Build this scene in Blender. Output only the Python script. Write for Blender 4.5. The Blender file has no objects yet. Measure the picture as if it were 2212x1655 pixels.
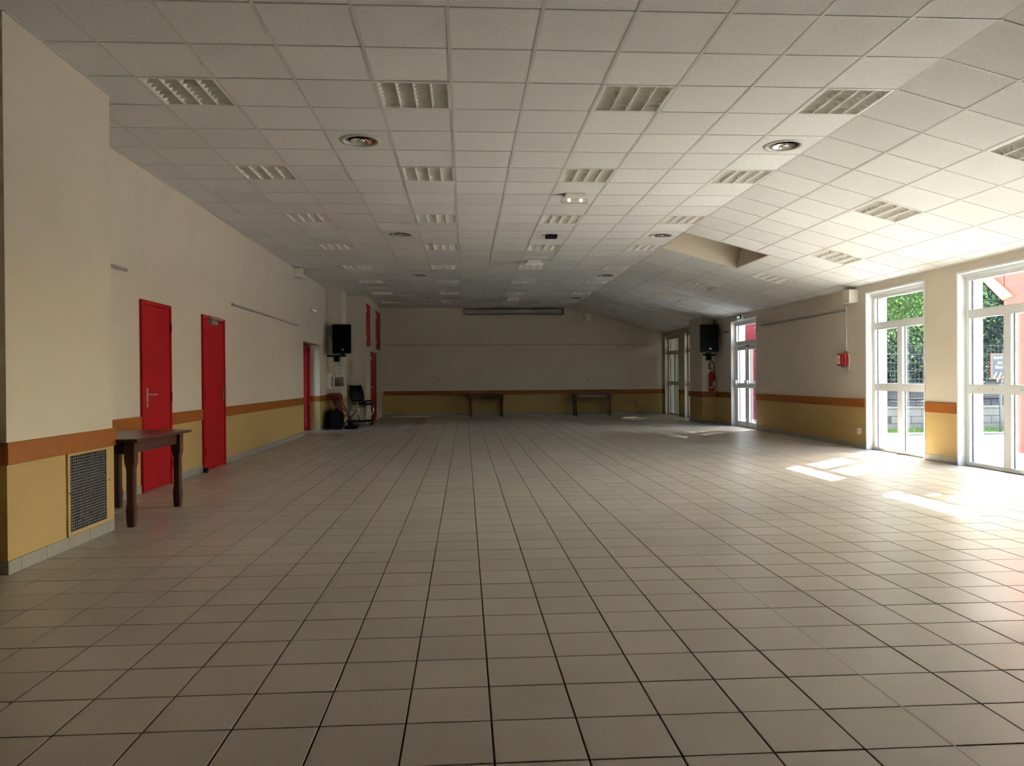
import bpy, bmesh, math, random
import numpy as np
from mathutils import Vector, Matrix
random.seed(7)
SC = bpy.context.scene
COL = SC.collection

# ------------------------------------------------------------------ camera
F_PX, YAW, PITCH, ROLL, EYE = 1650.6, .0615, -.0056, -.0072, 1.205
def cam_axes():
    cy, sy = math.cos(YAW), math.sin(YAW)
    fw = Vector((sy*math.cos(PITCH), cy*math.cos(PITCH), math.sin(PITCH)))
    r = Vector((cy, -sy, 0)); u = r.cross(fw)
    cr, sr = math.cos(ROLL), math.sin(ROLL)
    return cr*r + sr*u, -sr*r + cr*u, fw
RGT, UPV, FWD = cam_axes()
cd = bpy.data.cameras.new('camera'); cam = bpy.data.objects.new('camera', cd); COL.objects.link(cam)
cd.sensor_width = 36.0; cd.lens = F_PX/2212*36.0; cd.clip_start = .05; cd.clip_end = 300
m = Matrix.Identity(4)
for i in range(3):
    m[i][0] = RGT[i]; m[i][1] = UPV[i]; m[i][2] = -FWD[i]
m[2][3] = EYE
cam.matrix_world = m
SC.camera = cam
def project(p):
    d = Vector(p) - Vector((0, 0, EYE)); z = d.dot(FWD)
    if z < .05: return None
    return 1106 + F_PX*d.dot(RGT)/z, 827.5 - F_PX*d.dot(UPV)/z, z

# ------------------------------------------------------------------ light
SUN_DIR = Vector((-1, -.87, -.94)).normalized()          # direction the sunlight travels
W = bpy.data.worlds.new('sky'); SC.world = W; W.use_nodes = True
nt = W.node_tree; nt.nodes.clear()
o_ = nt.nodes.new('ShaderNodeOutputWorld'); bg = nt.nodes.new('ShaderNodeBackground')
sk = nt.nodes.new('ShaderNodeTexSky'); sk.sky_type = 'NISHITA'; sk.sun_disc = False
sk.sun_elevation = math.radians(35.3); sk.sun_rotation = math.atan2(1, .87)
sk.air_density = 1.0; sk.dust_density = 3.0; sk.ozone_density = .6
hs = nt.nodes.new('ShaderNodeHueSaturation'); hs.inputs['Saturation'].default_value = 1.0
nt.links.new(sk.outputs[0], hs.inputs['Color']); nt.links.new(hs.outputs[0], bg.inputs[0])
bg.inputs[1].default_value = 1.76
nt.links.new(bg.outputs[0], o_.inputs[0])
sl = bpy.data.lights.new('sun', 'SUN'); sl.energy = 56.0; sl.angle = math.radians(.53); sl.color = (1, .985, .96)
so = bpy.data.objects.new('sun', sl); COL.objects.link(so)
so.rotation_euler = SUN_DIR.to_track_quat('-Z', 'Y').to_euler(); so.location = (30, 30, 25)
vs = SC.view_settings
vs.view_transform = 'Standard'; vs.look = 'None'; vs.gamma = 1; vs.use_curve_mapping = False
vs.exposure = .98
cy_ = SC.cycles
cy_.use_denoising = True
try:
    cy_.denoiser = 'OPENIMAGEDENOISE'; cy_.denoising_input_passes = 'RGB_ALBEDO_NORMAL'
except Exception: pass
cy_.use_adaptive_sampling = True; cy_.adaptive_threshold = .05; cy_.adaptive_min_samples = 24; cy_.sample_clamp_indirect = 8
cy_.max_bounces = 8; cy_.use_light_tree = False; cy_.diffuse_bounces = 4; cy_.glossy_bounces = 3; cy_.transparent_max_bounces = 16
cy_.caustics_reflective = False; cy_.caustics_refractive = False

WIN = [(5.92, 7.52), (8.26, 9.86), (10.60, 12.20), (16.95, 18.58), (21.0, 22.6), (23.25, 24.85)]   # openings of the window wall (y range), first one added for daylight

# ------------------------------------------------------------------ materials
def new_mat(name):
    M = bpy.data.materials.new(name); M.use_nodes = True
    n = M.node_tree; return M, n, n.nodes['Principled BSDF']
def mat(name, col, rough=.6, metal=0, var=.0, vscale=6, bump=0, bscale=40, spec=.5, emit=None, estr=0, coat=0):
    M, n, b = new_mat(name)
    c = (*col, 1)
    b.inputs['Base Color'].default_value = c; b.inputs['Roughness'].default_value = rough
    b.inputs['Metallic'].default_value = metal; b.inputs['Specular IOR Level'].default_value = spec
    if coat: b.inputs['Coat Weight'].default_value = coat
    tc = None
    if var or bump:
        tc = n.nodes.new('ShaderNodeNewGeometry')
    if var:
        t = n.nodes.new('ShaderNodeTexNoise'); t.inputs['Scale'].default_value = vscale; t.inputs['Detail'].default_value = 2
        n.links.new(tc.outputs['Position'], t.inputs['Vector'])
        r = n.nodes.new('ShaderNodeMapRange'); r.inputs[1].default_value = .25; r.inputs[2].default_value = .75
        r.inputs[3].default_value = 1-var; r.inputs[4].default_value = 1+var
        n.links.new(t.outputs[0], r.inputs[0])
        x = n.nodes.new('ShaderNodeMix'); x.data_type = 'RGBA'; x.blend_type = 'MULTIPLY'; x.inputs[0].default_value = 1
        x.inputs[6].default_value = c; n.links.new(r.outputs[0], x.inputs[7])
        n.links.new(x.outputs[2], b.inputs['Base Color'])
    if bump:
        t2 = n.nodes.new('ShaderNodeTexNoise'); t2.inputs['Scale'].default_value = bscale; t2.inputs['Detail'].default_value = 3
        n.links.new(tc.outputs['Position'], t2.inputs['Vector'])
        bp = n.nodes.new('ShaderNodeBump'); bp.inputs['Strength'].default_value = bump; bp.inputs['Distance'].default_value = .01
        n.links.new(t2.outputs[0], bp.inputs['Height']); n.links.new(bp.outputs[0], b.inputs['Normal'])
    if emit:
        b.inputs['Emission Color'].default_value = (*emit, 1); b.inputs['Emission Strength'].default_value = estr
    return M
def wood_mat(name, c1, c2, rough=.4, scale=3, axis=1):
    M, n, b = new_mat(name)
    g = n.nodes.new('ShaderNodeNewGeometry'); mp = n.nodes.new('ShaderNodeMapping')
    s = [14, 14, 14]; s[axis] = 1.2
    mp.inputs['Scale'].default_value = [k*scale/3 for k in s]
    t = n.nodes.new('ShaderNodeTexNoise'); t.inputs['Scale'].default_value = 2.2; t.inputs['Detail'].default_value = 6; t.inputs['Distortion'].default_value = .8
    r = n.nodes.new('ShaderNodeValToRGB'); r.color_ramp.elements[0].color = (*c1, 1); r.color_ramp.elements[1].color = (*c2, 1)
    r.color_ramp.elements[0].position = .3; r.color_ramp.elements[1].position = .7
    n.links.new(g.outputs['Position'], mp.inputs[0]); n.links.new(mp.outputs[0], t.inputs[0]); n.links.new(t.outputs[0], r.inputs[0])
    n.links.new(r.outputs[0], b.inputs['Base Color']); b.inputs['Roughness'].default_value = rough
    return M
def cell_random(n, T, ox, oy):
    """a random value for each tile cell of the floor / ceiling grid"""
    g = n.nodes.new('ShaderNodeNewGeometry'); s = n.nodes.new('ShaderNodeVectorMath'); s.operation = 'SUBTRACT'
    s.inputs[1].default_value = (ox, oy, 0); d = n.nodes.new('ShaderNodeVectorMath'); d.operation = 'SCALE'; d.inputs['Scale'].default_value = 1/T
    fl = n.nodes.new('ShaderNodeVectorMath'); fl.operation = 'FLOOR'; fl2 = n.nodes.new('ShaderNodeVectorMath'); fl2.operation = 'MULTIPLY'; fl2.inputs[1].default_value = (1, 1, 0)
    w = n.nodes.new('ShaderNodeTexWhiteNoise'); w.noise_dimensions = '3D'
    n.links.new(g.outputs['Position'], s.inputs[0]); n.links.new(s.outputs[0], d.inputs[0]); n.links.new(d.outputs[0], fl.inputs[0])
    n.links.new(fl.outputs[0], fl2.inputs[0]); n.links.new(fl2.outputs[0], w.inputs[0])
    return g, w
FT, FX, FY = .2995, .084, 2.3875
CT, CX, CY, ZC = .6, -.0905, 4.794, 3.522
XF = CX + 6*CT                                   # fold line of the ceiling
XL, XR, YB, YN = -3.48, 6.60, 25.0, -5.0         # room faces
ZR = 2.70                                        # ceiling height at the window wall
SLOPE = math.atan2(ZC-ZR, XR-XF)
def floor_tile_mat():
    M, n, b = new_mat('floor_tile_ceramic')
    g, w = cell_random(n, FT, FX, FY)
    mr = n.nodes.new('ShaderNodeMapRange'); mr.inputs[3].default_value = .93; mr.inputs[4].default_value = 1.06
    n.links.new(w.outputs['Value'], mr.inputs[0])
    t = n.nodes.new('ShaderNodeTexNoise'); t.inputs['Scale'].default_value = 160; t.inputs['Detail'].default_value = 1
    n.links.new(g.outputs['Position'], t.inputs['Vector'])
    m2 = n.nodes.new('ShaderNodeMapRange'); m2.inputs[1].default_value = .3; m2.inputs[2].default_value = .7; m2.inputs[3].default_value = .93; m2.inputs[4].default_value = 1.05
    n.links.new(t.outputs[0], m2.inputs[0])
    t3 = n.nodes.new('ShaderNodeTexNoise'); t3.inputs['Scale'].default_value = 1.7; t3.inputs['Detail'].default_value = 3
    n.links.new(g.outputs['Position'], t3.inputs['Vector'])
    m3 = n.nodes.new('ShaderNodeMapRange'); m3.inputs[1].default_value = .3; m3.inputs[2].default_value = .7; m3.inputs[3].default_value = .94; m3.inputs[4].default_value = 1.04
    n.links.new(t3.outputs[0], m3.inputs[0])
    mu = n.nodes.new('ShaderNodeMath'); mu.operation = 'MULTIPLY'; n.links.new(mr.outputs[0], mu.inputs[0]); n.links.new(m2.outputs[0], mu.inputs[1])
    mu2 = n.nodes.new('ShaderNodeMath'); mu2.operation = 'MULTIPLY'; n.links.new(mu.outputs[0], mu2.inputs[0]); n.links.new(m3.outputs[0], mu2.inputs[1])
    x = n.nodes.new('ShaderNodeMix'); x.data_type = 'RGBA'; x.blend_type = 'MULTIPLY'; x.inputs[0].default_value = 1
    x.inputs[6].default_value = (.455, .40, .33, 1); n.links.new(mu2.outputs[0], x.inputs[7]); n.links.new(x.outputs[2], b.inputs['Base Color'])
    r = n.nodes.new('ShaderNodeMapRange'); r.inputs[1].default_value = .3; r.inputs[2].default_value = .7; r.inputs[3].default_value = .30; r.inputs[4].default_value = .40
    n.links.new(t3.outputs[0], r.inputs[0]); n.links.new(r.outputs[0], b.inputs['Roughness'])
    return M
def ceiling_tile_mat():
    M, n, b = new_mat('mineral_ceiling_tile')
    g, w = cell_random(n, CT, CX, CY)
    mr = n.nodes.new('ShaderNodeMapRange'); mr.inputs[3].default_value = .93; mr.inputs[4].default_value = 1.03
    n.links.new(w.outputs['Value'], mr.inputs[0])
    # turn the fissure pattern of each tile by its own angle
    vr = n.nodes.new('ShaderNodeVectorRotate'); vr.rotation_type = 'Z_AXIS'
    ang = n.nodes.new('ShaderNodeMath'); ang.operation = 'MULTIPLY'; ang.inputs[1].default_value = 6.28
    n.links.new(w.outputs['Value'], ang.inputs[0]); n.links.new(ang.outputs[0], vr.inputs['Angle']); n.links.new(g.outputs['Position'], vr.inputs['Vector'])
    mp = n.nodes.new('ShaderNodeMapping'); mp.inputs['Scale'].default_value = (1, .6, 1)
    n.links.new(vr.outputs[0], mp.inputs[0])
    t = n.nodes.new('ShaderNodeTexNoise'); t.inputs['Scale'].default_value = 210; t.inputs['Detail'].default_value = 1
    n.links.new(mp.outputs[0], t.inputs['Vector'])
    ra = n.nodes.new('ShaderNodeValToRGB'); ra.color_ramp.elements[0].position = .31; ra.color_ramp.elements[0].color = (.70, .70, .70, 1)
    ra.color_ramp.elements[1].position = .43; ra.color_ramp.elements[1].color = (1, 1, 1, 1)
    n.links.new(t.outputs[0], ra.inputs[0])
    x0 = n.nodes.new('ShaderNodeMix'); x0.data_type = 'RGBA'; x0.blend_type = 'MULTIPLY'; x0.inputs[0].default_value = 1
    x0.inputs[6].default_value = (.84, .845, .83, 1); n.links.new(mr.outputs[0], x0.inputs[7])
    x = n.nodes.new('ShaderNodeMix'); x.data_type = 'RGBA'; x.blend_type = 'MULTIPLY'; x.inputs[0].default_value = 1
    n.links.new(x0.outputs[2], x.inputs[6]); n.links.new(ra.outputs[0], x.inputs[7]); n.links.new(x.outputs[2], b.inputs['Base Color'])
    b.inputs['Roughness'].default_value = .9; b.inputs['Specular IOR Level'].default_value = .2
    return M
def glass_mat(name, tint=(.93, .96, .95)):
    M = bpy.data.materials.new(name); M.use_nodes = True; n = M.node_tree; n.nodes.clear()
    o = n.nodes.new('ShaderNodeOutputMaterial'); tr = n.nodes.new('ShaderNodeBsdfTransparent'); tr.inputs[0].default_value = (*tint, 1)
    gl = n.nodes.new('ShaderNodeBsdfGlossy'); gl.inputs['Roughness'].default_value = .02
    fr = n.nodes.new('ShaderNodeFresnel'); ge = n.nodes.new('ShaderNodeNewGeometry'); io = n.nodes.new('ShaderNodeMapRange')
    io.inputs[3].default_value = 1.45; io.inputs[4].default_value = 1/1.45      # the same pane reflectance from both sides
    n.links.new(ge.outputs['Backfacing'], io.inputs[0]); n.links.new(io.outputs[0], fr.inputs[0])
    mx = n.nodes.new('ShaderNodeMixShader')
    n.links.new(fr.outputs[0], mx.inputs[0]); n.links.new(tr.outputs[0], mx.inputs[1]); n.links.new(gl.outputs[0], mx.inputs[2]); n.links.new(mx.outputs[0], o.inputs[0])
    return M
def leaf_mat(name, c1, c2, trans=.35):
    M = bpy.data.materials.new(name); M.use_nodes = True; n = M.node_tree; b = n.nodes['Principled BSDF']; o = n.nodes['Material Output']
    g = n.nodes.new('ShaderNodeNewGeometry'); r = n.nodes.new('ShaderNodeValToRGB')
    r.color_ramp.elements[0].color = (*c1, 1); r.color_ramp.elements[1].color = (*c2, 1)
    n.links.new(g.outputs['Random Per Island'], r.inputs[0]); n.links.new(r.outputs[0], b.inputs['Base Color']); b.inputs['Roughness'].default_value = .5
    tl = n.nodes.new('ShaderNodeBsdfTranslucent'); n.links.new(r.outputs[0], tl.inputs[0])
    mx = n.nodes.new('ShaderNodeMixShader'); mx.inputs[0].default_value = trans
    n.links.new(b.outputs[0], mx.inputs[1]); n.links.new(tl.outputs[0], mx.inputs[2]); n.links.new(mx.outputs[0], o.inputs[0])
    return M
WALLC, OCHRE = (.61, .54, .44), (.45, .30, .112)
M_ = dict(
    wall=mat('wall_paint_beige', WALLC, .75, var=.03, vscale=1.5),
    ochre=mat('wall_paint_ochre', OCHRE, .7, var=.04, vscale=2),
    extw=mat('outside_white_render', (.58, .55, .50), .8),
    dado=mat('dado_orange_wood', (.30, .092, .013), .5, var=.08, vscale=9, spec=.3),
    skirt=mat('skirting_tile', (.29, .275, .235), .45, var=.06, vscale=8),
    grout=mat('dark_grout', (.045, .03, .018), .9),
    ftile=floor_tile_mat(), ctile=ceiling_tile_mat(),
    grid=mat('grid_white_metal', (.66, .66, .63), .45),
    joint=mat('joint_grey_metal', (.42, .40, .37), .4),
    red=mat('door_red_paint', (.36, .006, .011), .5, var=.05, vscale=3, spec=.15),
    cream=mat('cream_paint', (.62, .55, .42), .5),
    white=mat('white_plastic', (.78, .76, .70), .4),
    upvc=mat('white_window_frame', (.76, .77, .76), .35),
    alu=mat('grey_aluminium', (.35, .33, .30), .4, metal=.3),
    steel=mat('brushed_steel', (.62, .60, .57), .3, metal=1),
    chrome=mat('chrome', (.85, .84, .82), .08, metal=1),
    black=mat('black_plastic', (.008, .008, .009), .55, spec=.2),
    blackc=mat('black_cloth', (.008, .007, .008), .9, spec=.1),
    dark=mat('dark_cavity', (.012, .010, .010), .9),
    table=wood_mat('dark_table_wood', (.050, .014, .010), (.095, .028, .020), .3),
    redwood=wood_mat('red_stained_wood', (.11, .014, .011), (.17, .024, .017), .4, axis=2),
    lamp=mat('luminaire_white_metal', (.92, .91, .85), .3),
    grey=mat('grey_panel', (.16, .15, .14), .6),
    wire=mat('grille_wire', (.42, .39, .40), .4, metal=.4),
    brown=mat('brown_wood', (.10, .055, .03), .6),
    flange=mat('diffuser_flange_paint', (.55, .54, .50), .4),
    paper=mat('paper', (.75, .72, .66), .8),
    print_=mat('print_grey', (.25, .24, .22), .8),
    rust=mat('brown_plaque', (.17, .11, .05), .5),
    ered=mat('equipment_red', (.30, .008, .011), .4),
    glass=glass_mat('window_glass'), glassd=glass_mat('dimmed_glass', (.60, .62, .55)),  # second tint lowered to dim the far glazed doors
    concrete=mat('pavement_concrete', (.58, .55, .50), .9, var=.08, vscale=1.2),
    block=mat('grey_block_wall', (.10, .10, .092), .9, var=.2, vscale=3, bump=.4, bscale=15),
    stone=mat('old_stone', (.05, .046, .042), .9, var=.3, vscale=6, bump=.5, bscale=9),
    rred=mat('outside_pale_red_panel', (.33, .041, .038), .7, var=.05, vscale=2, spec=.15),  # slightly paler red than the outbuilding
    rred2=mat('outside_red_panel', (.30, .026, .032), .7, var=.05, vscale=2, spec=.15),
    fascia=mat('orange_fascia', (.24, .125, .062), .6),
    yellow=mat('pale_yellow_render', (.17, .16, .085), .85, var=.06, vscale=2),
    galv=mat('galvanised_steel', (.05, .055, .058), .5, metal=.2),
    board=mat('chalkboard', (.012, .02, .03), .6),
    chalk=mat('chalk_white', (.85, .85, .85), .8),
    bark=mat('bark', (.09, .065, .045), .9, bump=.5, bscale=12),
    leaf1=leaf_mat('leaf_fresh', (.018, .055, .020), (.13, .23, .045)),
    leaf2=leaf_mat('leaf_dark', (.008, .024, .020), (.028, .055, .032), .2),
    grass=leaf_mat('grass_blade', (.05, .11, .02), (.13, .22, .045)),
    green=mat('exit_green', (.3, .8, .45), .5, emit=(.75, 1, .8), estr=.9),
    glow=mat('pilot_glow', (1, .95, .85), .5, emit=(1, .9, .75), estr=.8),
    clear=mat('lens_plastic', (.8, .8, .77), .15),
    teal=mat('print_teal', (.15, .5, .42), .8), orange=mat('print_orange', (.65, .3, .08), .8), tan=mat('print_tan', (.7, .55, .3), .8),
)

# ------------------------------------------------------------------ mesh helpers
class MB:
    def __init__(s): s.v = []; s.f = []; s.mi = []; s.sm = []
    def face(s, idx, mi=0, sm=False): s.f.append(idx); s.mi.append(mi); s.sm.append(sm)
    def quad(s, a, b, c, d, mi=0):
        k = len(s.v); s.v += [a, b, c, d]; s.face((k, k+1, k+2, k+3), mi); return s
    def box(s, x0, x1, y0, y1, z0, z1, mi=0):
        k = len(s.v)
        s.v += [(x0,y0,z0),(x1,y0,z0),(x1,y1,z0),(x0,y1,z0),(x0,y0,z1),(x1,y0,z1),(x1,y1,z1),(x0,y1,z1)]
        for q in ((0,3,2,1),(4,5,6,7),(0,1,5,4),(1,2,6,5),(2,3,7,6),(3,0,4,7)): s.face(tuple(k+i for i in q), mi)
        return s
    def tube(s, pts, r, n=8, mi=0, caps=True):
        pts = [Vector(p) for p in pts]; rs = r if isinstance(r, (list, tuple)) else [r]*len(pts)
        k0 = len(s.v); ref = None
        for i, p in enumerate(pts):
            a = pts[max(i-1, 0)]; b = pts[min(i+1, len(pts)-1)]; d = (b-a).normalized()
            if ref is None: ref = d.orthogonal().normalized()
            u = (ref - d*ref.dot(d)); u = u.normalized() if u.length > 1e-6 else d.orthogonal().normalized(); ref = u; w = d.cross(u)
            for j in range(n):
                t = 2*math.pi*j/n; q = p + (u*math.cos(t) + w*math.sin(t))*rs[i]; s.v.append(tuple(q))
        for i in range(len(pts)-1):
            for j in range(n):
                a = k0+i*n+j; b = k0+i*n+(j+1) % n; s.face((a, b, b+n, a+n), mi, True)
        if caps:
            s.face(tuple(k0+j for j in reversed(range(n))), mi); s.face(tuple(k0+(len(pts)-1)*n+j for j in range(n)), mi)
        return s
    def lathe(s, prof, c=(0, 0, 0), n=24, mi=0, close=False):
        """prof: list of (r, z) turned about the z axis"""
        k0 = len(s.v)
        for r, z in prof:
            for j in range(n):
                t = 2*math.pi*j/n; s.v.append((c[0]+r*math.cos(t), c[1]+r*math.sin(t), c[2]+z))
        for i in range(len(prof)-1):
            for j in range(n):
                a = k0+i*n+j; b = k0+i*n+(j+1) % n; s.face((a, b, b+n, a+n), mi, True)
        if close:
            s.face(tuple(k0+j for j in reversed(range(n))), mi); s.face(tuple(k0+(len(prof)-1)*n+j for j in range(n)), mi)
        return s
    def prism(s, poly, axis, a, b, mi=0):
        """poly in the plane across axis (cyclic order of the other two), from a to b"""
        def P(u, v, w): return {0: (w, u, v), 1: (u, w, v), 2: (u, v, w)}[axis]
        k = len(s.v); n = len(poly)
        s.v += [P(u, v, a) for u, v in poly] + [P(u, v, b) for u, v in poly]
        s.face(tuple(range(k, k+n)), mi); s.face(tuple(reversed(range(k+n, k+2*n))), mi)
        for i in range(n):
            j = (i+1) % n; s.face((k+i, k+n+i, k+n+j, k+j), mi)
        return s
    def mesh(s, name, mats, off=(0, 0, 0), fix=True):
        me = bpy.data.meshes.new(name)
        o = Vector(off)
        me.from_pydata([tuple(Vector(v)-o) for v in s.v] if any(off) else s.v, [], s.f)
        for mt in (mats if isinstance(mats, (list, tuple)) else [mats]): me.materials.append(mt)
        me.polygons.foreach_set('material_index', s.mi); me.polygons.foreach_set('use_smooth', s.sm)
        if fix and len(s.f) < 20000:
            bm = bmesh.new(); bm.from_mesh(me); bmesh.ops.recalc_face_normals(bm, faces=bm.faces); bm.to_mesh(me); bm.free()
        me.update(); return me
    def build(s, name, mats, parent=None, bevel=0, fix=True):
        """vertices are in world space; a child keeps them in its parent's space"""
        if parent is not None:
            me = s.mesh(name, mats, tuple(wloc(parent)), fix); o = bpy.data.objects.new(name, me)
        else:
            a = np.array(s.v); c = (a.min(0)+a.max(0))/2; c[2] = a[:, 2].min()
            me = s.mesh(name, mats, tuple(float(t) for t in c), fix); o = bpy.data.objects.new(name, me); o.location = c
        COL.objects.link(o)
        if parent is not None: o.parent = parent
        if bevel: add_bevel(o, bevel)
        return o
def wloc(o):
    l = Vector(o.location)
    while o.parent is not None:
        o = o.parent; l += Vector(o.location)
    return l
def add_bevel(o, w, seg=2):
    b = o.modifiers.new('bevel', 'BEVEL'); b.width = w; b.segments = seg; b.limit_method = 'ANGLE'; b.angle_limit = math.radians(40)
def inst(name, me, parent=None, loc=(0, 0, 0), rot=(0, 0, 0)):
    o = bpy.data.objects.new(name, me); COL.objects.link(o); o.location = loc; o.rotation_euler = rot
    if parent is not None: o.parent = parent
    return o
def thing(name, label, cat, loc=(0, 0, 0), rz=0, group=None, kind=None):
    o = bpy.data.objects.new(name, None); COL.objects.link(o); o.location = loc; o.rotation_euler = (0, 0, rz)
    o.empty_display_size = .2
    return tag(o, label, cat, group, kind)
def tag(o, label=None, cat=None, group=None, kind=None):
    if label: o['label'] = label
    if cat: o['category'] = cat
    if group: o['group'] = group
    if kind: o['kind'] = kind
    return o
def struct(o, label, cat): return tag(o, label, cat, None, 'structure')
def B(*a): return MB().box(*a)

# ------------------------------------------------------------------ floor
DOOR_Y0, DOOR_Y1 = 16.76, 18.60                 # open doorway in the left wall
fl = B(XL-2.6, XR+.35, YN, YB, -.2, -.004).build('floor', M_['grout'])
struct(fl, 'pale square tiled floor with dark grout lines', 'floor')
def floor_cells():
    out = []
    for i in range(math.floor((XL-.4-FX)/FT), math.ceil((XR-FX)/FT)):
        for j in range(math.floor((YN-FY)/FT), math.ceil((YB-FY)/FT)):
            x0, x1, y0, y1 = FX+i*FT+.0035, FX+(i+1)*FT-.0035, FY+j*FT+.0035, FY+(j+1)*FT-.0035
            x0c, x1c, y0c, y1c = max(x0, XL-.35), min(x1, XR+.13), max(y0, YN), min(y1, YB)
            if x1c-x0c < .01 or y1c-y0c < .01: continue
            whole = (x0c, x1c, y0c, y1c) == (x0, x1, y0, y1)
            q = [project((a, b, 0)) for a, b in ((x0c, y0c), (x1c, y0c), (x1c, y1c), (x0c, y1c))]
            area = 0
            if all(q) and any(-20 < p[0] < 2232 and 0 < p[1] < 1690 for p in q):
                area = abs(sum(q[k][0]*q[(k+1) % 4][1]-q[(k+1) % 4][0]*q[k][1] for k in range(4)))/2
            out.append((area, whole, x0c, x1c, y0c, y1c))
    return out
def tile_mesh(name, w, d, h, b, mt):
    """flat slab with a small chamfer round its upper edge, origin at its middle"""
    m = MB(); w /= 2; d /= 2
    m.v = [(-w,-d,-h),(w,-d,-h),(w,d,-h),(-w,d,-h),(-w,-d,-b),(w,-d,-b),(w,d,-b),(-w,d,-b),(-w+b,-d+b,0),(w-b,-d+b,0),(w-b,d-b,0),(-w+b,d-b,0)]
    for k in range(4):
        j = (k+1) % 4; m.face((k, j, j+4, k+4)); m.face((k+4, j+4, j+8, k+8))
    m.face((8, 9, 10, 11))
    return m.mesh(name, mt)
cells = sorted(floor_cells(), key=lambda c: -c[0])
ft = FT-.007
ftm = tile_mesh('tile', ft, ft, .005, .0012, M_['ftile'])
rest = MB(); nobj = 0
for a, whole, x0, x1, y0, y1 in cells:
    dz = random.uniform(-.0006, .0006)
    if nobj < 300 and whole and a > 0:
        inst('tile', ftm, fl, tuple(Vector(((x0+x1)/2, (y0+y1)/2, dz)) - wloc(fl))); nobj += 1
    else:
        k = len(rest.v); b = .0012
        rest.v += [(x0,y0,-.004),(x1,y0,-.004),(x1,y1,-.004),(x0,y1,-.004),(x0,y0,dz-b),(x1,y0,dz-b),(x1,y1,dz-b),(x0,y1,dz-b),(x0+b,y0+b,dz),(x1-b,y0+b,dz),(x1-b,y1-b,dz),(x0+b,y1-b,dz)]
        for q in range(4):
            j = (q+1) % 4; rest.face((k+q, k+j, k+j+4, k+q+4)); rest.face((k+q+4, k+j+4, k+j+8, k+q+8))
        rest.face((k+8, k+9, k+10, k+11))
tag(rest.build('tiles', M_['ftile'], fl, fix=False), kind='stuff')
B(FX+5*FT-.0035, FX+5*FT+.0035, YN, YB, -.004, .0004).build('expansion_joint', M_['joint'], fl)

# ------------------------------------------------------------------ walls
ZT = 4.6
def wall_boxes(m, x0, x1, y0, y1, z0, z1):
    """beige above, ochre below the dado"""
    if z0 < .76 < z1: m.box(x0, x1, y0, y1, z0, .76, 1); m.box(x0, x1, y0, y1, .76, z1, 0)
    else: m.box(x0, x1, y0, y1, z0, z1, 1 if z1 <= .76 else 0)
WM = [M_['wall'], M_['ochre'], M_['extw']]
def wall_along_y(name, x0, x1, y0, y1, ops, label):
    m = MB(); y = y0
    for a, b, h in sorted(ops):
        wall_boxes(m, x0, x1, y, a, 0, ZT); m.box(x0, x1, a, b, h, ZT, 0); y = b
    wall_boxes(m, x0, x1, y, y1, 0, ZT)
    return struct(m.build(name, WM), label, 'wall')
wl = wall_along_y('wall_left', XL-.26, XL, YN, YB, [(DOOR_Y0, DOOR_Y1, 2.05)], 'long beige wall with the red doors, ochre below the wooden rail')
HEAD = 2.57
XO = 6.95
m = MB(); y = YN
for a, b in WIN:
    wall_boxes(m, XR, XR+.15, y, a, 0, ZT); m.box(XR, XR+.15, a, b, HEAD, ZT, 0)
    m.box(XR+.15, XO, y, a, -.2, ZT, 2); m.box(XR+.15, XO, a, b, HEAD, ZT, 2); y = b
wall_boxes(m, XR, XR+.15, y, YB+.3, 0, ZT); m.box(XR+.15, XO, y, YB+.3, -.2, ZT, 2)
wr = struct(m.build('wall_right', WM), 'window wall painted beige above and ochre below the wooden rail', 'wall')
m = MB(); wall_boxes(m, XL-.26, XR+.15, YB, YB+.3, 0, ZT)
struct(m.build('wall_back', WM), 'plain far wall under the projection screen case', 'wall')
m = MB(); wall_boxes(m, XL-.26, XO, YN-.3, YN, 0, ZT)
struct(m.build('wall_rear', WM), 'plain wall behind the viewer', 'wall')
PX, PY0, PY1 = -2.86, 4.955, 6.39
m = MB(); wall_boxes(m, XL, PX, PY0, PY1, 0, ZT)
struct(m.build('wall_pier_near', WM), 'broad wall pier holding the air grille', 'wall')
FPX, FPY0, FPY1 = -3.11, 19.55, 20.40
m = MB(); wall_boxes(m, XL, FPX, FPY0, FPY1, 0, ZT)
struct(m.build('wall_pier_far', WM), 'narrow wall pier behind the loudspeaker beside the open red door', 'wall')
RPX, RPY0, RPY1 = 6.24, 19.78, 20.92
m = MB(); wall_boxes(m, RPX, XR, RPY0, RPY1, 0, ZT)
struct(m.build('wall_pier_right', WM), 'wall pier between the exit door and the far glazed doors', 'wall')
struct(B(XL-2.9, XO+.05, YN-.3, YB+.3, ZT, ZT+.2).build('roof', M_['grey']), 'flat roof slab above the suspended ceiling', 'roof')

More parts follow.
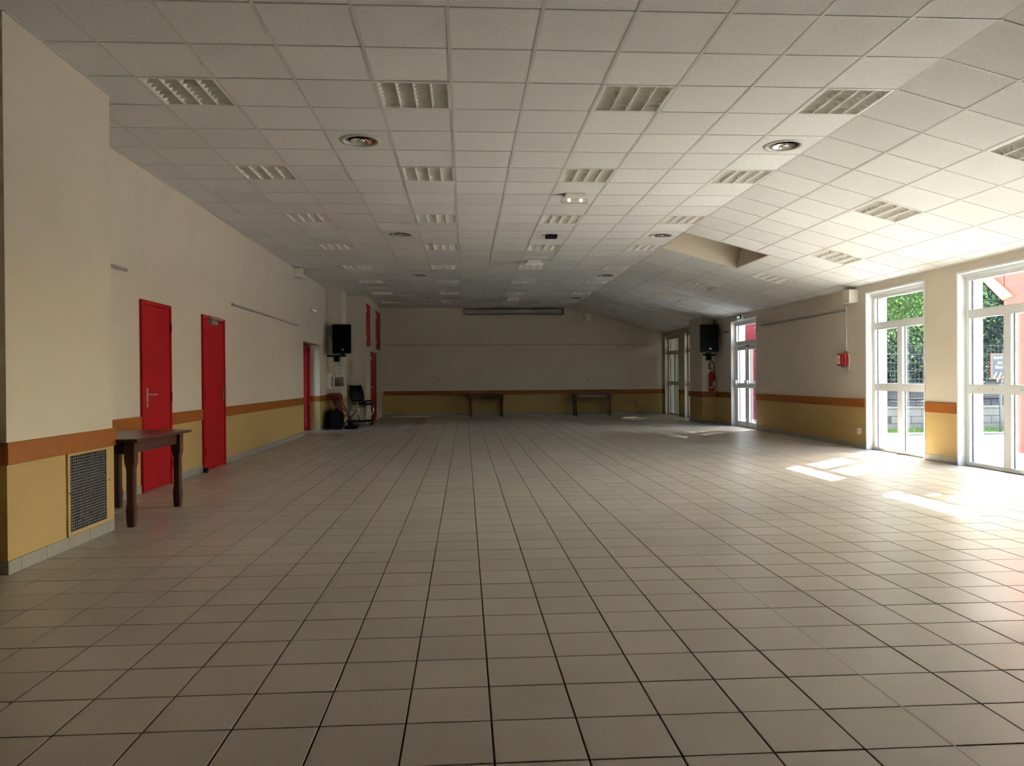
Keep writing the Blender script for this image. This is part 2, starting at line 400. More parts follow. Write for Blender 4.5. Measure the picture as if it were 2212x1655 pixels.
# dado boards
def dado(n, label, *b): return struct(B(*b).build('trim_%d' % n, M_['dado'], bevel=.003), label, 'trim')
DZ0, DZ1, DT = .688, .828, .022
dado(1, 'orange wooden rail on the pier above the air grille', PX, PX+DT, PY0-DT, PY1+DT, DZ0, DZ1)
dado(2, 'short orange wooden rail end on the near side of the pier', XL, PX, PY0-DT, PY0, DZ0, DZ1)
dado(3, 'orange wooden rail from the pier to the first red door', XL, XL+DT, PY1+.0, 8.425, DZ0, DZ1)
dado(4, 'orange wooden rail between the two closed red doors', XL, XL+DT, 9.255, 10.345, DZ0, DZ1)
dado(5, 'long orange wooden rail from the second red door to the open doorway', XL, XL+DT, 11.275, DOOR_Y0, DZ0, DZ1)
dado(6, 'orange wooden rail beside the open doorway behind the backpack', XL, XL+DT, DOOR_Y1, FPY0, DZ0, DZ1)
dado(7, 'orange wooden rail behind the red wooden chair', XL+DT, FPX+DT, FPY0-DT, FPY0, DZ0, DZ1)
dado(8, 'orange wooden rail along the far wall behind the tables', -2.64, XR, YB-DT, YB, DZ0, DZ1)
dado(9, 'orange wooden rail between the two far glazed doors', XR-DT, XR, 22.62, 23.23, DZ0, DZ1)
dado(10, 'orange wooden rail on the room face of the extinguisher pier', RPX-DT, RPX, RPY0-DT, RPY1+DT, DZ0, DZ1)
dado(11, 'orange wooden rail under the fire extinguisher', RPX, XR-DT, RPY0-DT, RPY0, DZ0, DZ1)
dado(12, 'orange wooden rail between the extinguisher pier and the exit door', XR-DT, XR, 18.60, RPY0-DT, DZ0, DZ1)
dado(13, 'orange wooden rail between the exit door and the first tall window', XR-DT, XR, 12.225, 16.93, DZ0, DZ1)
dado(14, 'short orange wooden rail between the two tall windows', XR-DT, XR, 9.885, 10.575, DZ0, DZ1)
dado(15, 'orange wooden rail before the nearest tall window', XR-DT, XR, YN, 5.90, DZ0, DZ1)
dado(16, 'orange wooden rail on the far doorway reveal', XL-.24, XL, DOOR_Y1-DT, DOOR_Y1, DZ0, DZ1)

# skirting: a thin mortar bed carries single tiles
SKH, SKT = .085, .010
def skirting(side, label, runs):
    root = None
    for ax, fixed, sgn, a, b in runs:
        bed = B(fixed, fixed+sgn*.003, a, b, 0, SKH-.002) if ax == 'y' else B(a, b, fixed, fixed+sgn*.003, 0, SKH-.002)
        if root is None: root = struct(bed.build('baseboard_'+side, M_['grout']), label, 'baseboard')
        else: bed.build('mortar_bed', M_['grout'], root)
        k0 = math.floor((a-FY)/FT) if ax == 'y' else math.floor((a-FX)/FT)
        o = FY if ax == 'y' else FX
        e = o+k0*FT
        while e < b:
            s, t = max(a, e+.0015), min(b, e+FT-.0015)
            if t-s > .01:
                bb = B(fixed, fixed+sgn*SKT, s, t, .001, SKH) if ax == 'y' else B(s, t, fixed, fixed+sgn*SKT, .001, SKH)
                bb.build('tile', M_['skirt'], root)
            e += FT
    return root
skirting('pier', 'grey tile skirting along the pier with the air grille', [('y', PX, 1, PY0, PY1), ('x', PY0, -1, XL, PX+SKT)])
skirting('left', 'grey tile skirting along the wall of red doors', [('y', XL, 1, PY1, 8.425), ('y', XL, 1, 9.255, 10.345), ('y', XL, 1, 11.275, DOOR_Y0), ('y', XL, 1, DOOR_Y1, FPY0)])
skirting('corner', 'grey tile skirting round the pier behind the chairs', [('x', FPY0, -1, XL+SKT, FPX+SKT), ('y', FPX, 1, FPY0, FPY1)])
skirting('back', 'grey tile skirting along the far wall', [('x', YB, -1, -2.66, XR)])
skirting('right', 'grey tile skirting along the window wall', [('y', XR, -1, YN, 5.90), ('y', XR, -1, 7.54, 8.24), ('y', XR, -1, 9.885, 10.575), ('y', XR, -1, 12.225, 16.93), ('y', XR, -1, 18.60, RPY0), ('x', RPY0, -1, RPX, XR-SKT), ('y', RPX, -1, RPY0, RPY1), ('y', XR, -1, 22.62, 23.23)])

# ------------------------------------------------------------------ suspended ceiling
cl = B(XL, XR+.1, YN, YB, ZT-.03, ZT-.002).build('ceiling', M_['dark'])
struct(cl, 'suspended ceiling of speckled white mineral tiles in a metal grid', 'ceiling')
cw = wloc(cl)
SLC, SLS = math.cos(SLOPE), math.sin(SLOPE)
SWID = (XR-XF)/SLC
def sl_pt(u, y, n=0):      # point of the sloping plane: u along the slope, n out of it (upwards)
    return (XF+u*SLC+n*SLS, y, ZC-u*SLS+n*SLC)
LROWS = [2, 6, 10, 14, 18, 22, 26, 30]
FLAT_L = [(c, r) for r in LROWS for c in (-4, -1, 2, 5)]
SLOPE_L = [(2, 2), (2, 6), (3, 10), (3, 14), (2, 18), (2, 22), (2, 26), (2, 30)]
DIFF = [(c, r) for r in (4, 12, 20, 28) for c in (-2, 5)]
SKY_U1, SKY_V0, SKY_V1 = 2.36*CT, 12.0, 14.42
tg = .0025
rects = []      # (slope?, u0,u1,y0,y1,whole)
for j in range(-17, 34):
    for i in range(-6, 6):
        if (i, j) in FLAT_L or (i, j) in DIFF: continue
        x0, x1, y0, y1 = CX+i*CT, CX+(i+1)*CT, CY+j*CT, CY+(j+1)*CT
        if y1 > YB: y1 = YB
        if x0 < XL: x0 = XL
        whole = (x1-x0 > .599 and y1-y0 > .599)
        rects.append((0, x0+tg, x1-tg, y0+tg, y1-tg, whole))
    for i in range(0, 6):
        if (i, j) in SLOPE_L: continue
        u0, u1, y0, y1 = i*CT, min((i+1)*CT, SWID), CY+j*CT, min(CY+(j+1)*CT, YB)
        if j in (12, 13, 14) and i <= 2:
            if j == 14: y0 = CY+SKY_V1*CT
            elif i == 2: u0 = SKY_U1
            else: continue
            if j == 14 and i == 2:
                rects.append((1, SKY_U1+tg, u1-tg, CY+14*CT+tg, CY+SKY_V1*CT-tg, False)) 
        if u1-u0 < .02: continue
        rects.append((1, u0+tg, u1-tg, y0+tg, y1-tg, u1-u0 > .599 and y1-y0 > .599))
def rect_area(R):
    s, a, b, c, d, w = R
    P = [((u, y, ZC) if not s else sl_pt(u, y)) for u, y in ((a, c), (b, c), (b, d), (a, d))]
    q = [project(p) for p in P]
    if not all(q) or not any(-60 < p[0] < 2272 and -60 < p[1] < 1655 for p in q): return 0
    return abs(sum(q[k][0]*q[(k+1) % 4][1]-q[(k+1) % 4][0]*q[k][1] for k in range(4)))/2
rects.sort(key=lambda R: -rect_area(R))
TUP = .0025
ctm = B(-CT/2+tg, CT/2-tg, -CT/2+tg, CT/2-tg, 0, .015).mesh('tile', M_['ctile'])
rest = MB(); nobj = 0
def slope_box(mb, u0, u1, y0, y1, n0, n1, mi=0):
    k = len(mb.v); mb.box(u0, u1, y0, y1, n0, n1, mi)
    for q in range(k, k+8): mb.v[q] = sl_pt(*mb.v[q])
    return mb
for R in rects:
    s, a, b, c, d, whole = R
    lift = random.uniform(0, .0015)
    if nobj < 300 and rect_area(R) > 0:
        nobj += 1
        if whole:
            p = Vector((( a+b)/2, (c+d)/2, ZC+TUP+lift)) if not s else Vector(sl_pt((a+b)/2, (c+d)/2, TUP+lift))
            inst('tile', ctm, cl, tuple(p-cw), (0, SLOPE if s else 0, 0))
        elif s: slope_box(MB(), a, b, c, d, TUP, TUP+.015).build('tile', M_['ctile'], cl)
        else: B(a, b, c, d, ZC+TUP, ZC+TUP+.015).build('tile', M_['ctile'], cl)
    elif s: slope_box(rest, a, b, c, d, TUP, TUP+.015)
    else: rest.box(a, b, c, d, ZC+TUP, ZC+TUP+.015)
tag(rest.build('tiles', M_['ctile'], cl, fix=False), kind='stuff')
# tiles with a round cut-out for the air diffusers
DR = .165
def hole_tile():
    m = MB(); h = CT/2-tg; n = 32
    for z in (0, .015):
        for j in range(n):
            t = 2*math.pi*j/n; m.v.append((DR*math.cos(t), DR*math.sin(t), z))
        for j in range(n):
            t = 2*math.pi*j/n; c, s_ = math.cos(t), math.sin(t); k = h/max(abs(c), abs(s_)); m.v.append((k*c, k*s_, z))
    for j in range(n):
        q = (j+1) % n
        m.face((j, q, n+q, n+j)); m.face((j, q, 2*n+q, 2*n+j))
    return m.mesh('tile', M_['ctile'])
htm = hole_tile()
for c, r in DIFF: inst('tile', htm, cl, tuple(Vector((CX+(c+.5)*CT, CY+(r+.5)*CT, ZC+TUP))-cw))
# metal grid
g0, g1, gw = -.0005, .0022, .012
for i in range(-5, 6): B(CX+i*CT-gw, CX+i*CT+gw, YN, YB, ZC+g0, ZC+g1).build('grid_runner', M_['grid'], cl)
for j in range(-16, 34): 
    y = CY+j*CT; B(XL, XF, y-gw*.8, y+gw*.8, ZC+g0+.0003, ZC+g1).build('cross_tee', M_['grid'], cl)
for i in range(0, 6):
    u = i*CT
    if 0 < i <= 2:
        for a, b in ((YN, CY+SKY_V0*CT), (CY+SKY_V1*CT, YB)): slope_box(MB(), u-gw, u+gw, a, b, g0, g1).build('grid_runner', M_['grid'], cl)
    else: slope_box(MB(), u-gw, u+gw, YN, YB, g0, g1).build('grid_runner', M_['grid'], cl)
for j in range(-16, 34):
    y = CY+j*CT
    slope_box(MB(), SKY_U1 if j in (13, 14) else 0, SWID, y-gw*.8, y+gw*.8, g0+.0003, g1).build('cross_tee', M_['grid'], cl)
# perimeter angles
B(XL, XL+.022, PY1, YB, ZC-.002, ZC+g1).build('edge_angle', M_['grid'], cl)
B(PX, PX+.022, PY0, PY1, ZC-.002, ZC+g1).build('edge_angle', M_['grid'], cl)
B(-2.69, XF, YB-.022, YB, ZC-.002, ZC+g1).build('edge_angle', M_['grid'], cl)
slope_box(MB(), SWID-.025, SWID, YN, YB, -.003, g1).build('edge_angle', M_['grid'], cl)
slope_box(MB(), 0, SWID, YB-.022, YB, -.003, g1).build('edge_angle', M_['grid'], cl)
# blind skylight shaft cut square into the slope
v0, v1 = CY+SKY_V0*CT, CY+SKY_V1*CT
sh = MB(); D = .85
for a in ((0, .012, v0, v1), (SKY_U1-.012, SKY_U1, v0, v1), (.012, SKY_U1-.012, v0, v0+.012), (.012, SKY_U1-.012, v1-.012, v1)):
    slope_box(sh, a[0], a[1], a[2], a[3], -.001, D)
slope_box(sh, 0, SKY_U1, v0, v1, D, D+.02)
sh.build('skylight_shaft', M_['wall'], cl)
tr = MB()
for a in ((-.02, .0, v0-.02, v1+.02), (SKY_U1, SKY_U1+.02, v0-.02, v1+.02), (0, SKY_U1, v0-.02, v0), (0, SKY_U1, v1, v1+.02)):
    slope_box(tr, a[0], a[1], a[2], a[3], -.004, g1)
tr.build('shaft_trim', M_['grid'], cl)

# ------------------------------------------------------------------ louvred ceiling lights
LH = .276
def lamp_meshes():
    d = {}
    h = MB()                                                      # tray
    h.box(-LH, LH, -LH, LH, .075, .080); 
    for s_ in (-1, 1): h.box(s_*LH-.002, s_*LH+.002, -LH, LH, 0, .08); h.box(-LH, LH, s_*LH-.002, s_*LH+.002, 0, .08)
    d['housing'] = h.mesh('housing', M_['lamp'])
    f = MB()
    for s_ in (-1, 1): f.box(-LH-.014, LH+.014, s_*(LH+.007)-.007, s_*(LH+.007)+.007, -.001, .006); f.box(s_*(LH+.007)-.007, s_*(LH+.007)+.007, -LH, LH, -.001, .006)
    d['frame'] = f.mesh('frame', M_['lamp'])
    b = MB()                                                      # long parabolic blade, V-shaped in section
    prof = [(-.004, 0), (.004, 0), (.009, .018), (.022, .05), (-.022, .05), (-.009, .018)]
    b.prism(prof, 1, -LH, LH); d['divider'] = b.mesh('divider', M_['lamp'])
    c = MB()                                                      # cross slat: four bays, each dipping in an arc
    n = 6; bay = 2*LH/4
    for q in range(4):
        k = len(c.v)
        for i in range(n+1):
            x = -LH+q*bay+bay*i/n; e = (2*i/n-1)**2; zb = .015-.014*e
            c.v += [(x, -.0015, zb), (x, .0015, zb), (x, .004, .055), (x, -.004, .055)]
        for i in range(n):
            for a in range(4): c.face((k+4*i+a, k+4*i+(a+1) % 4, k+4*i+4+(a+1) % 4, k+4*i+4+a))
    d['cross_slat'] = c.mesh('cross_slat', M_['lamp'])
    t = MB()
    for x in (-1.5, -.5, .5, 1.5): t.tube([(x*bay, -LH, .066), (x*bay, LH, .066)], .008, 8)
    d['tube'] = t.mesh('fluorescent_tube', M_['white'])
    return d
LM = lamp_meshes()
NSL = 7
def joined_lamp():
    bm = bmesh.new()
    def add(me, loc=(0, 0, 0)):
        t = me.copy(); t.transform(Matrix.Translation(loc)); bm.from_mesh(t); bpy.data.meshes.remove(t)
    add(LM['housing']); add(LM['frame'])
    for q in range(5): add(LM['divider'], ((q-2)*2*LH/4*.985, 0, 0))
    for q in range(NSL): add(LM['cross_slat'], (0, -LH+(q+.5)*2*LH/NSL, 0))
    me = bpy.data.meshes.new('ceiling_light'); bm.to_mesh(me); bm.free(); me.materials.append(M_['lamp']); return me
LJ = joined_lamp()
ORD = ['first', 'second', 'third', 'fourth', 'fifth', 'sixth', 'seventh', 'eighth']
COLN = {-4: 'the row nearest the red doors', -1: 'the row second from the red doors', 2: 'the row with the emergency lights', 5: 'the row beside the ceiling fold'}
def place_lamp(c, r, sloped):
    k = LROWS.index(r)
    lab = 'louvred white ceiling light, %s from the front in %s' % (ORD[k], COLN[c]) if not sloped else 'louvred white ceiling light on the sloping ceiling, %s from the front' % ORD[k]
    grp = 'louvred lights in the flat ceiling' if not sloped else 'louvred lights in the sloping ceiling'
    p = Vector((CX+(c+.5)*CT, CY+(r+.5)*CT, ZC)) if not sloped else Vector(sl_pt((c+.5)*CT, CY+(r+.5)*CT))
    rot = (0, SLOPE if sloped else 0, 0)
    if k < 5:
        t = thing('ceiling_light', lab, 'ceiling light', p, group=grp); t.rotation_euler = rot
        inst('housing', LM['housing'], t); inst('frame', LM['frame'], t)
        for q in range(5): inst('divider', LM['divider'], t, ((q-2)*2*LH/4*.985, 0, 0))
        for q in range(NSL): inst('cross_slat', LM['cross_slat'], t, (0, -LH+(q+.5)*2*LH/NSL, 0))
    else:
        tag(inst('ceiling_light', LJ, None, p, rot), lab, 'ceiling light', grp)
for c, r in FLAT_L: place_lamp(c, r, False)
for c, r in SLOPE_L: place_lamp(c, r, True)

# ------------------------------------------------------------------ round air diffusers
def diff_meshes():
    d = {}
    d['flange'] = MB().lathe([(.200, 0), (.197, -.006), (.172, -.010), (.150, -.006), (.146, .012), (.150, .05)], n=40).mesh('flange', M_['flange'])
    d['duct'] = MB().lathe([(.160, .0), (.160, .16), (.001, .16)], n=32).mesh('duct', M_['dark'])
    d['cone'] = MB().lathe([(.110, -.008), (.104, -.004), (.075, .020), (.050, .035)], n=36).mesh('cone', M_['chrome'])
    d['centre_disc'] = MB().lathe([(.001, -.016), (.030, -.013), (.046, -.006), (.044, -.003), (.02, .002), (.001, .003)], n=28).mesh('centre_disc', M_['chrome'])
    s = MB()
    for k in range(3):
        t = k*2*math.pi/3+.5; s.tube([(.02*math.cos(t), .02*math.sin(t), .03), (.155*math.cos(t), .155*math.sin(t), .03)], .004, 6)
    s.tube([(0, 0, -.004), (0, 0, .04)], .005, 6)
    d['bracket'] = s.mesh('bracket', M_['steel'])
    return d
DM = diff_meshes()
for c, r in DIFF:
    k = (4, 12, 20, 28).index(r)
    side = 'on the red door side' if c < 0 else 'beside the ceiling fold'
    t = thing('air_diffuser', 'round metal ceiling air diffuser %s, %s from the front' % (side, ORD[k]), 'air vent', (CX+(c+.5)*CT, CY+(r+.5)*CT, ZC+.001), group='round ceiling air diffusers')
    for nme in DM: inst(nme, DM[nme], t)

# ceiling mounted emergency lights and the bare black mount
def emergency(x, y, s, label):
    t = thing('emergency_light', label, 'emergency light', (x, y, ZC))
    m = MB().prism([(-.09, 0), (.09, 0), (.065, -.045), (-.065, -.045)], 0, x-.13, x+.13)
    m.v = [(a, y+b_, ZC+c_) for a, b_, c_ in m.v]; m.build('body', M_['white'], t, bevel=.006)
    B(x-.17, x+.17, y-.035, y+.035, ZC-.105, ZC-.045).build('lamp_bar', M_['clear'], t, bevel=.008)
    for q in (-1, 1):
        n = MB().lathe([(.001, .012), (.014, .010), (.022, 0)], n=14)
        n.v = [(x+q*.075+a, y-.036-c_, ZC-.075+b_) for a, b_, c_ in n.v]; n.build('lamp_lens', M_['glow'] if s else M_['clear'], t)
emergency(1.40, 9.60, True, 'white emergency light with two round lenses, first below the flat ceiling')
emergency(1.38, 14.98, False, 'small white emergency light behind the black ceiling mount')
emergency(1.39, 21.75, False, 'tiny white emergency light furthest back near the projection screen')
t = thing('ceiling_mount', 'bare black projector mount bolted under the ceiling', 'mount', (1.42, 12.30, ZC))
B(1.32, 1.50, 12.22, 12.38, ZC-.05, ZC).build('plate', M_['black'], t, bevel=.005)
MB().tube([(1.52+.025*math.cos(a/10*6.2), 12.26, ZC-.03+.025*math.sin(a/10*6.2)) for a in range(11)], .005, 6).build('cable_ring', M_['white'], t)

# ------------------------------------------------------------------ tall glazed openings in the window wall
XG = 6.755
def glazed(name, y0, y1, label, cat, gl, door=False, fm='upvc'):
    t = thing(name, label, cat, (XG, (y0+y1)/2, 0), kind='structure')
    # white lining of the reveal, standing a little proud of the wall
    c = MB()
    c.box(XR-.012, XR+.10, y0-.016, y0+.012, 0, HEAD+.016); c.box(XR-.012, XR+.10, y1-.012, y1+.016, 0, HEAD+.016); c.box(XR-.012, XR+.10, y0+.012, y1-.012, HEAD-.012, HEAD+.016)
    c.build('casing', M_[fm], t, bevel=.003)
    x0, x1 = XR+.10, XR+.17
    a, b = y0+.012, y1-.012
    f = MB()
    f.box(x0, x1, a, a+.065, 0, HEAD-.012); f.box(x0, x1, b-.065, b, 0, HEAD-.012)
    f.box(x0, x1, a+.065, b-.065, HEAD-.10, HEAD-.012); f.box(x0-.02, x1, a+.0, b-.0, HEAD-.055, HEAD-.012); f.box(x0, x1, a+.065, b-.065, 0, .045)
    f.build('frame', M_[fm], t, bevel=.004)
    B(x0, x1, a+.065, b-.065, 1.97, 2.065).build('transom_bar', M_[fm], t, bevel=.005)
    ym = (y0+y1)/2
    panes = [(a+.065, b-.065, 2.065, HEAD-.10)]
    if not door:
        B(x0, x1, ym-.055, ym+.055, .045, 1.97).build('mullion', M_[fm], t, bevel=.005)
        for s, e in ((a+.065, ym-.055), (ym+.055, b-.065)):
            r = B(x0-.004, x1, s, e, .975, 1.075).build('mid_rail', M_[fm], t, bevel=.006)
            for q in (.3, .7):
                yy = s+(e-s)*q; B(x0-.006, x0-.003, yy-.012, yy+.012, 1.022, 1.028).build('vent_slot', M_['dark'], r)
            panes += [(s, e, .045, .975), (s, e, 1.075, 1.97)]
        for yy in (a+.25, ym-.2, b-.25): B(x0-.01, x0, yy-.03, yy+.03, .012, .03).build('drain_cap', M_[fm], t, bevel=.003)
    else:
        for s, e, hs in ((a+.065, ym, 1), (ym, b-.065, -1)):
            l = MB(); l.box(x0+.005, x1-.01, s+.004, s+.085, .012, 1.965); l.box(x0+.005, x1-.01, e-.085, e-.004, .012, 1.965)
            l.box(x0+.005, x1-.01, s+.085, e-.085, 1.87, 1.965); l.box(x0+.005, x1-.01, s+.085, e-.085, .012, .12); l.box(x0+.005, x1-.01, s+.085, e-.085, .95, 1.05)
            lf = l.build('door_leaf', M_[fm], t, bevel=.004)
            p = MB()
            for z in (1.0,):
                for yy in (s+.05, e-.05): p.box(x0-.06, x0+.005, yy-.03, yy+.03, z-.05, z+.13)
            p.build('panic_bar_case', M_[fm], lf, bevel=.012)
            MB().tube([(x0-.06, s+.05, 1.0), (x0-.085, s+.10, .985), (x0-.085, e-.10, .985), (x0-.06, e-.05, 1.0)], .016, 10).build('panic_bar', M_['steel'], lf)
            panes += [(s+.085, e-.085, .12, .95), (s+.085, e-.085, 1.05, 1.87)]
        B(x0-.05, x0+.005, ym-.03, ym+.03, 1.78, 1.93).build('bolt_head', M_['white'], t, bevel=.01)
        B(x0-.03, x0+.005, ym-.10, ym+.08, 1.93, 1.955).build('strike', M_['black'], t)
        B(x0-.05, x0+.005, ym-.03, ym+.03, .02, .16).build('bolt_foot', M_['white'], t, bevel=.01)
    for s, e, z0, z1 in panes:
        p = B(XG-.003, XG+.003, s-.004, e+.004, z0-.004, z1+.004).build('pane', gl, t)
        g = MB()                                                   # dark rubber seal and white bead round each pane
        for q, w in ((x0-.002, .010), (x1-.008, .010)):
            g.box(q, q+.010, s, s+w, z0, z1); g.box(q, q+.010, e-w, e, z0, z1); g.box(q, q+.010, s+w, e-w, z0, z0+w); g.box(q, q+.010, s+w, e-w, z1-w, z1)
        g.build('bead', M_[fm], p)
        k = MB()
        k.box(XG-.012, XG-.003, s, s+.006, z0, z1); k.box(XG-.012, XG-.003, e-.006, e, z0, z1)
        k.build('seal', M_['black'], p)
    B(XR+.17, XO+.04, y0, y1, -.06, .005).build('outer_sill', M_['concrete'], t)
    return t
glazed('window_1', 10.60, 12.20, 'tall white framed window beyond the short rail, with a leafy tree outside', 'window', M_['glass'])
glazed('window_2', 8.26, 9.86, 'tall white framed window cut by the picture edge, chalkboard sign outside', 'window', M_['glass'])
glazed('window_added', 5.92, 7.52, 'unseen tall window added for daylight nearest the viewer, before the one with the chalkboard sign', 'window', M_['glass'])  # outside the view; added to brighten the near ceiling and floor
glazed('window_3', 21.0, 22.6, 'far glazed door half hidden by the extinguisher pier', 'window', M_['glassd'], fm='cream')
glazed('window_4', 23.25, 24.85, 'far glazed door next to the end wall', 'window', M_['glassd'], fm='cream')
glazed('door_4', 16.95, 18.58, 'white glazed double exit door with panic bars', 'door', M_['glass'], door=True)

# ------------------------------------------------------------------ red doors on the left wall
def lever(parent, y, z, sgn, x=XL):
    h = MB().box(x+.036, x+.044, y-.018, y+.018, z-.13, z+.09).build('handle_plate', M_['steel'], parent, bevel=.003)
    MB().tube([(x+.04, y, z+.03), (x+.085, y, z+.03), (x+.095, y+sgn*.02, z+.03), (x+.095, y+sgn*.115, z+.028)], .009, 8).build('lever', M_['steel'], h)
def red_door(name, y0, y1, label, hside, closer):
    t = thing(name, label, 'door', (XL, (y0+y1)/2, 0), kind='structure')
    f = MB(); w = .045
    f.box(XL, XL+.03, y0, y0+w, 0, 2.09); f.box(XL, XL+.03, y1-w, y1, 0, 2.09); f.box(XL, XL+.03, y0+w, y1-w, 2.045, 2.09)
    f.build('frame', M_['red'], t, bevel=.003)
    lf = B(XL+.001, XL+.022, y0+w+.003, y1-w-.003, .008, 2.042).build('leaf', M_['red'], t, bevel=.002)
    hy = y0+.13 if hside < 0 else y1-.09
    h = MB().box(XL+.022, XL+.030, hy-.018, hy+.018, .92, 1.13).build('handle_plate', M_['steel'], lf, bevel=.003)
    sg = 1 if hside < 0 else -1
    MB().tube([(XL+.026, hy, 1.06), (XL+.075, hy, 1.06), (XL+.085, hy+sg*.02, 1.06), (XL+.085, hy+sg*.12, 1.058)], .009, 8).build('lever', M_['steel'], h)
    MB().tube([(XL+.030, hy, .965), (XL+.033, hy, .965)], .008, 10).build('keyhole', M_['dark'], h)
    yh = y1-w+.008 if hside < 0 else y0+w-.008
    for z in (.25, 1.02, 1.83): MB().tube([(XL+.036, yh, z-.05), (XL+.036, yh, z+.05)], .009, 8).build('hinge', M_['red'], t)
    if closer:
        b = B(XL+.022, XL+.075, y0+.22, y0+.47, 1.97, 2.03).build('door_closer', M_['alu'], t, bevel=.006)
        MB().tube([(XL+.06, y0+.30, 2.04), (XL+.16, y0+.50, 2.05), (XL+.04, y0+.62, 2.065)], .009, 6).build('closer_arm', M_['alu'], b)
        B(XL+.02, XL+.05, y0+.22, y0+.72, 2.05, 2.075).build('guide_rail', M_['alu'], b)
    return t
red_door('door_1', 8.425, 9.255, 'closed red door standing behind the wooden table', -1, False)
red_door('door_2', 10.345, 11.275, 'closed red door with a door closer on top', 1, True)
# doorway with the red frame and its leaf standing open into the next room
t = thing('door_3', 'open red door in the deep doorway beside the backpack', 'door', (XL-.24, (DOOR_Y0+DOOR_Y1)/2, 0), kind='structure')
xf = XL-.24; f = MB()
f.box(xf-.06, xf+.02, DOOR_Y1-.075, DOOR_Y1-.023, 0, 2.05); f.box(xf-.06, xf+.02, DOOR_Y0, DOOR_Y0+.07, 0, 2.05); f.box(xf-.06, xf+.02, DOOR_Y0+.07, DOOR_Y1-.075, 1.97, 2.05)
f.build('frame', M_['red'], t, bevel=.003)
lf = B(xf-.98, xf-.065, DOOR_Y1-.125, DOOR_Y1-.085, .008, 1.965).build('leaf', M_['red'], t, bevel=.002)
for z in (.25, 1.0, 1.75): MB().tube([(xf-.062, DOOR_Y1-.08, z-.06), (xf-.062, DOOR_Y1-.08, z+.06)], .012, 8).build('hinge', M_['steel'], t)
lf2 = B(xf-.055, xf-.02, DOOR_Y0+.075, DOOR_Y0+.74, .008, 1.965).build('side_leaf', M_['red'], t, bevel=.002)
corr = MB()
for a_, b_, c_, d_ in ((14.2, 15.4, 0, 2.8), (17.3, 20.2, 0, 2.8), (15.4, 17.3, 0, .9), (15.4, 17.3, 2.2, 2.8)): corr.box(XL-2.9, XL-2.6, a_, b_, c_, d_)   # outer wall; unseen opening added to light the open leaf
corr.box(XL-2.6, XL-.26, 19.9, 20.2, 0, 2.8); corr.box(XL-2.6, XL-.26, 14.2, 14.5, 0, 2.8)
corr.box(XL-2.9, XL-.26, 14.2, 20.2, 2.8, 3.0)
struct(corr.build('wall_corridor', M_['wall']), 'walls of the small room beyond the open red door', 'wall')
ts = thing('door_stop', 'small black rubber door stop on the floor before the second red door', 'door stop', (XL+.07, 10.27, 0))
MB().lathe([(.001, 0), (.032, 0), (.034, .01), (.030, .055), (.022, .065), (.001, .066)], c=(XL+.07, 10.27, 0), n=16).build('rubber_body', M_['black'], ts)
MB().lathe([(.001, .066), (.010, .066), (.009, .070), (.001, .071)], c=(XL+.07, 10.27, 0), n=10).build('screw', M_['steel'], ts)

# ------------------------------------------------------------------ built-in cupboard at the far left corner
KX, KY0 = -2.69, 21.05
t = thing('wall_cupboard', 'cream built-in cupboard with red and cream doors in the far corner', 'cupboard', (-3.08, 23, 0))
b = MB(); b.box(XL, KX-.03, KY0, YB, 0, ZC-.01)
b.build('body', M_['wall'], t)
st = MB()
for a, c in ((KY0, KY0+.06), (24.92, YB)): st.box(KX-.03, KX, a, c, 0, ZC-.01)
st.box(KX-.03, KX, KY0+.06, 24.92, 2.02, 2.14); st.box(KX-.03, KX, KY0+.06, 24.92, 3.32, ZC-.01); st.box(KX-.03, KX, KY0+.06, 24.92, 0, .03)
st.box(KX-.032, KX+.008, KY0-.02, KY0+.03, 0, ZC-.01)
st.build('face_frame', M_['cream'], t)
def kdoor(y0, y1, z0, z1, mt, hy=None):
    d = B(KX-.028, KX-.004, y0, y1, z0, z1).build('door', mt, t, bevel=.003)
    for z in (z0+.2, z1-.2): MB().tube([(KX+.004, y0+.01, z-.05), (KX+.004, y0+.01, z+.05)], .012, 8).build('hinge', M_['white'], d)
    if hy is not None:
        MB().tube([(KX-.004, hy, 1.0), (KX+.06, hy, 1.0), (KX+.06, hy+.10, 1.0)], .010, 8).build('handle', M_['steel'], d)
    return d
kdoor(21.12, 22.10, .035, 2.015, M_['cream'], 21.98)
kdoor(22.16, 23.52, .035, 2.015, M_['red'], 22.25)
kdoor(23.58, 24.90, .035, 2.015, M_['cream'], 24.62)
kdoor(21.12, 22.10, 2.145, 3.315, M_['red'])
kdoor(22.14, 22.80, 2.145, 3.315, M_['cream']); kdoor(22.83, 23.46, 2.145, 3.315, M_['cream'])
kdoor(23.50, 24.66, 2.145, 3.315, M_['red'])

# ------------------------------------------------------------------ air grille in the pier
t = thing('air_grille', 'white wire mesh air grille in a cream frame low on the pier', 'air grille', (PX, 6.02, .08))
gy0, gy1, gz0, gz1 = 5.70, 6.255, .115, .668
f = MB()
f.box(PX, PX+.012, 5.665, gy0, .087, .686); f.box(PX, PX+.012, gy1, 6.385, .087, .686); f.box(PX, PX+.012, gy0, gy1, .087, gz0); f.box(PX, PX+.012, gy0, gy1, gz1, .686)
f.build('frame', M_['ochre'], t, bevel=.002)
B(PX-.001, PX+.001, gy0, gy1, gz0, gz1).build('dark_back', M_['dark'], t)
wm = MB()
n1, n2 = 19, 26
for k in range(n1+1):
    yy = gy0+(gy1-gy0)*k/n1; wm.box(PX+.004, PX+.0065, yy-.0015, yy+.0015, gz0, gz1)
for k in range(n2+1):
    zz = gz0+(gz1-gz0)*k/n2; wm.box(PX+.0065, PX+.009, gy0, gy1, zz-.0016, zz+.0016)
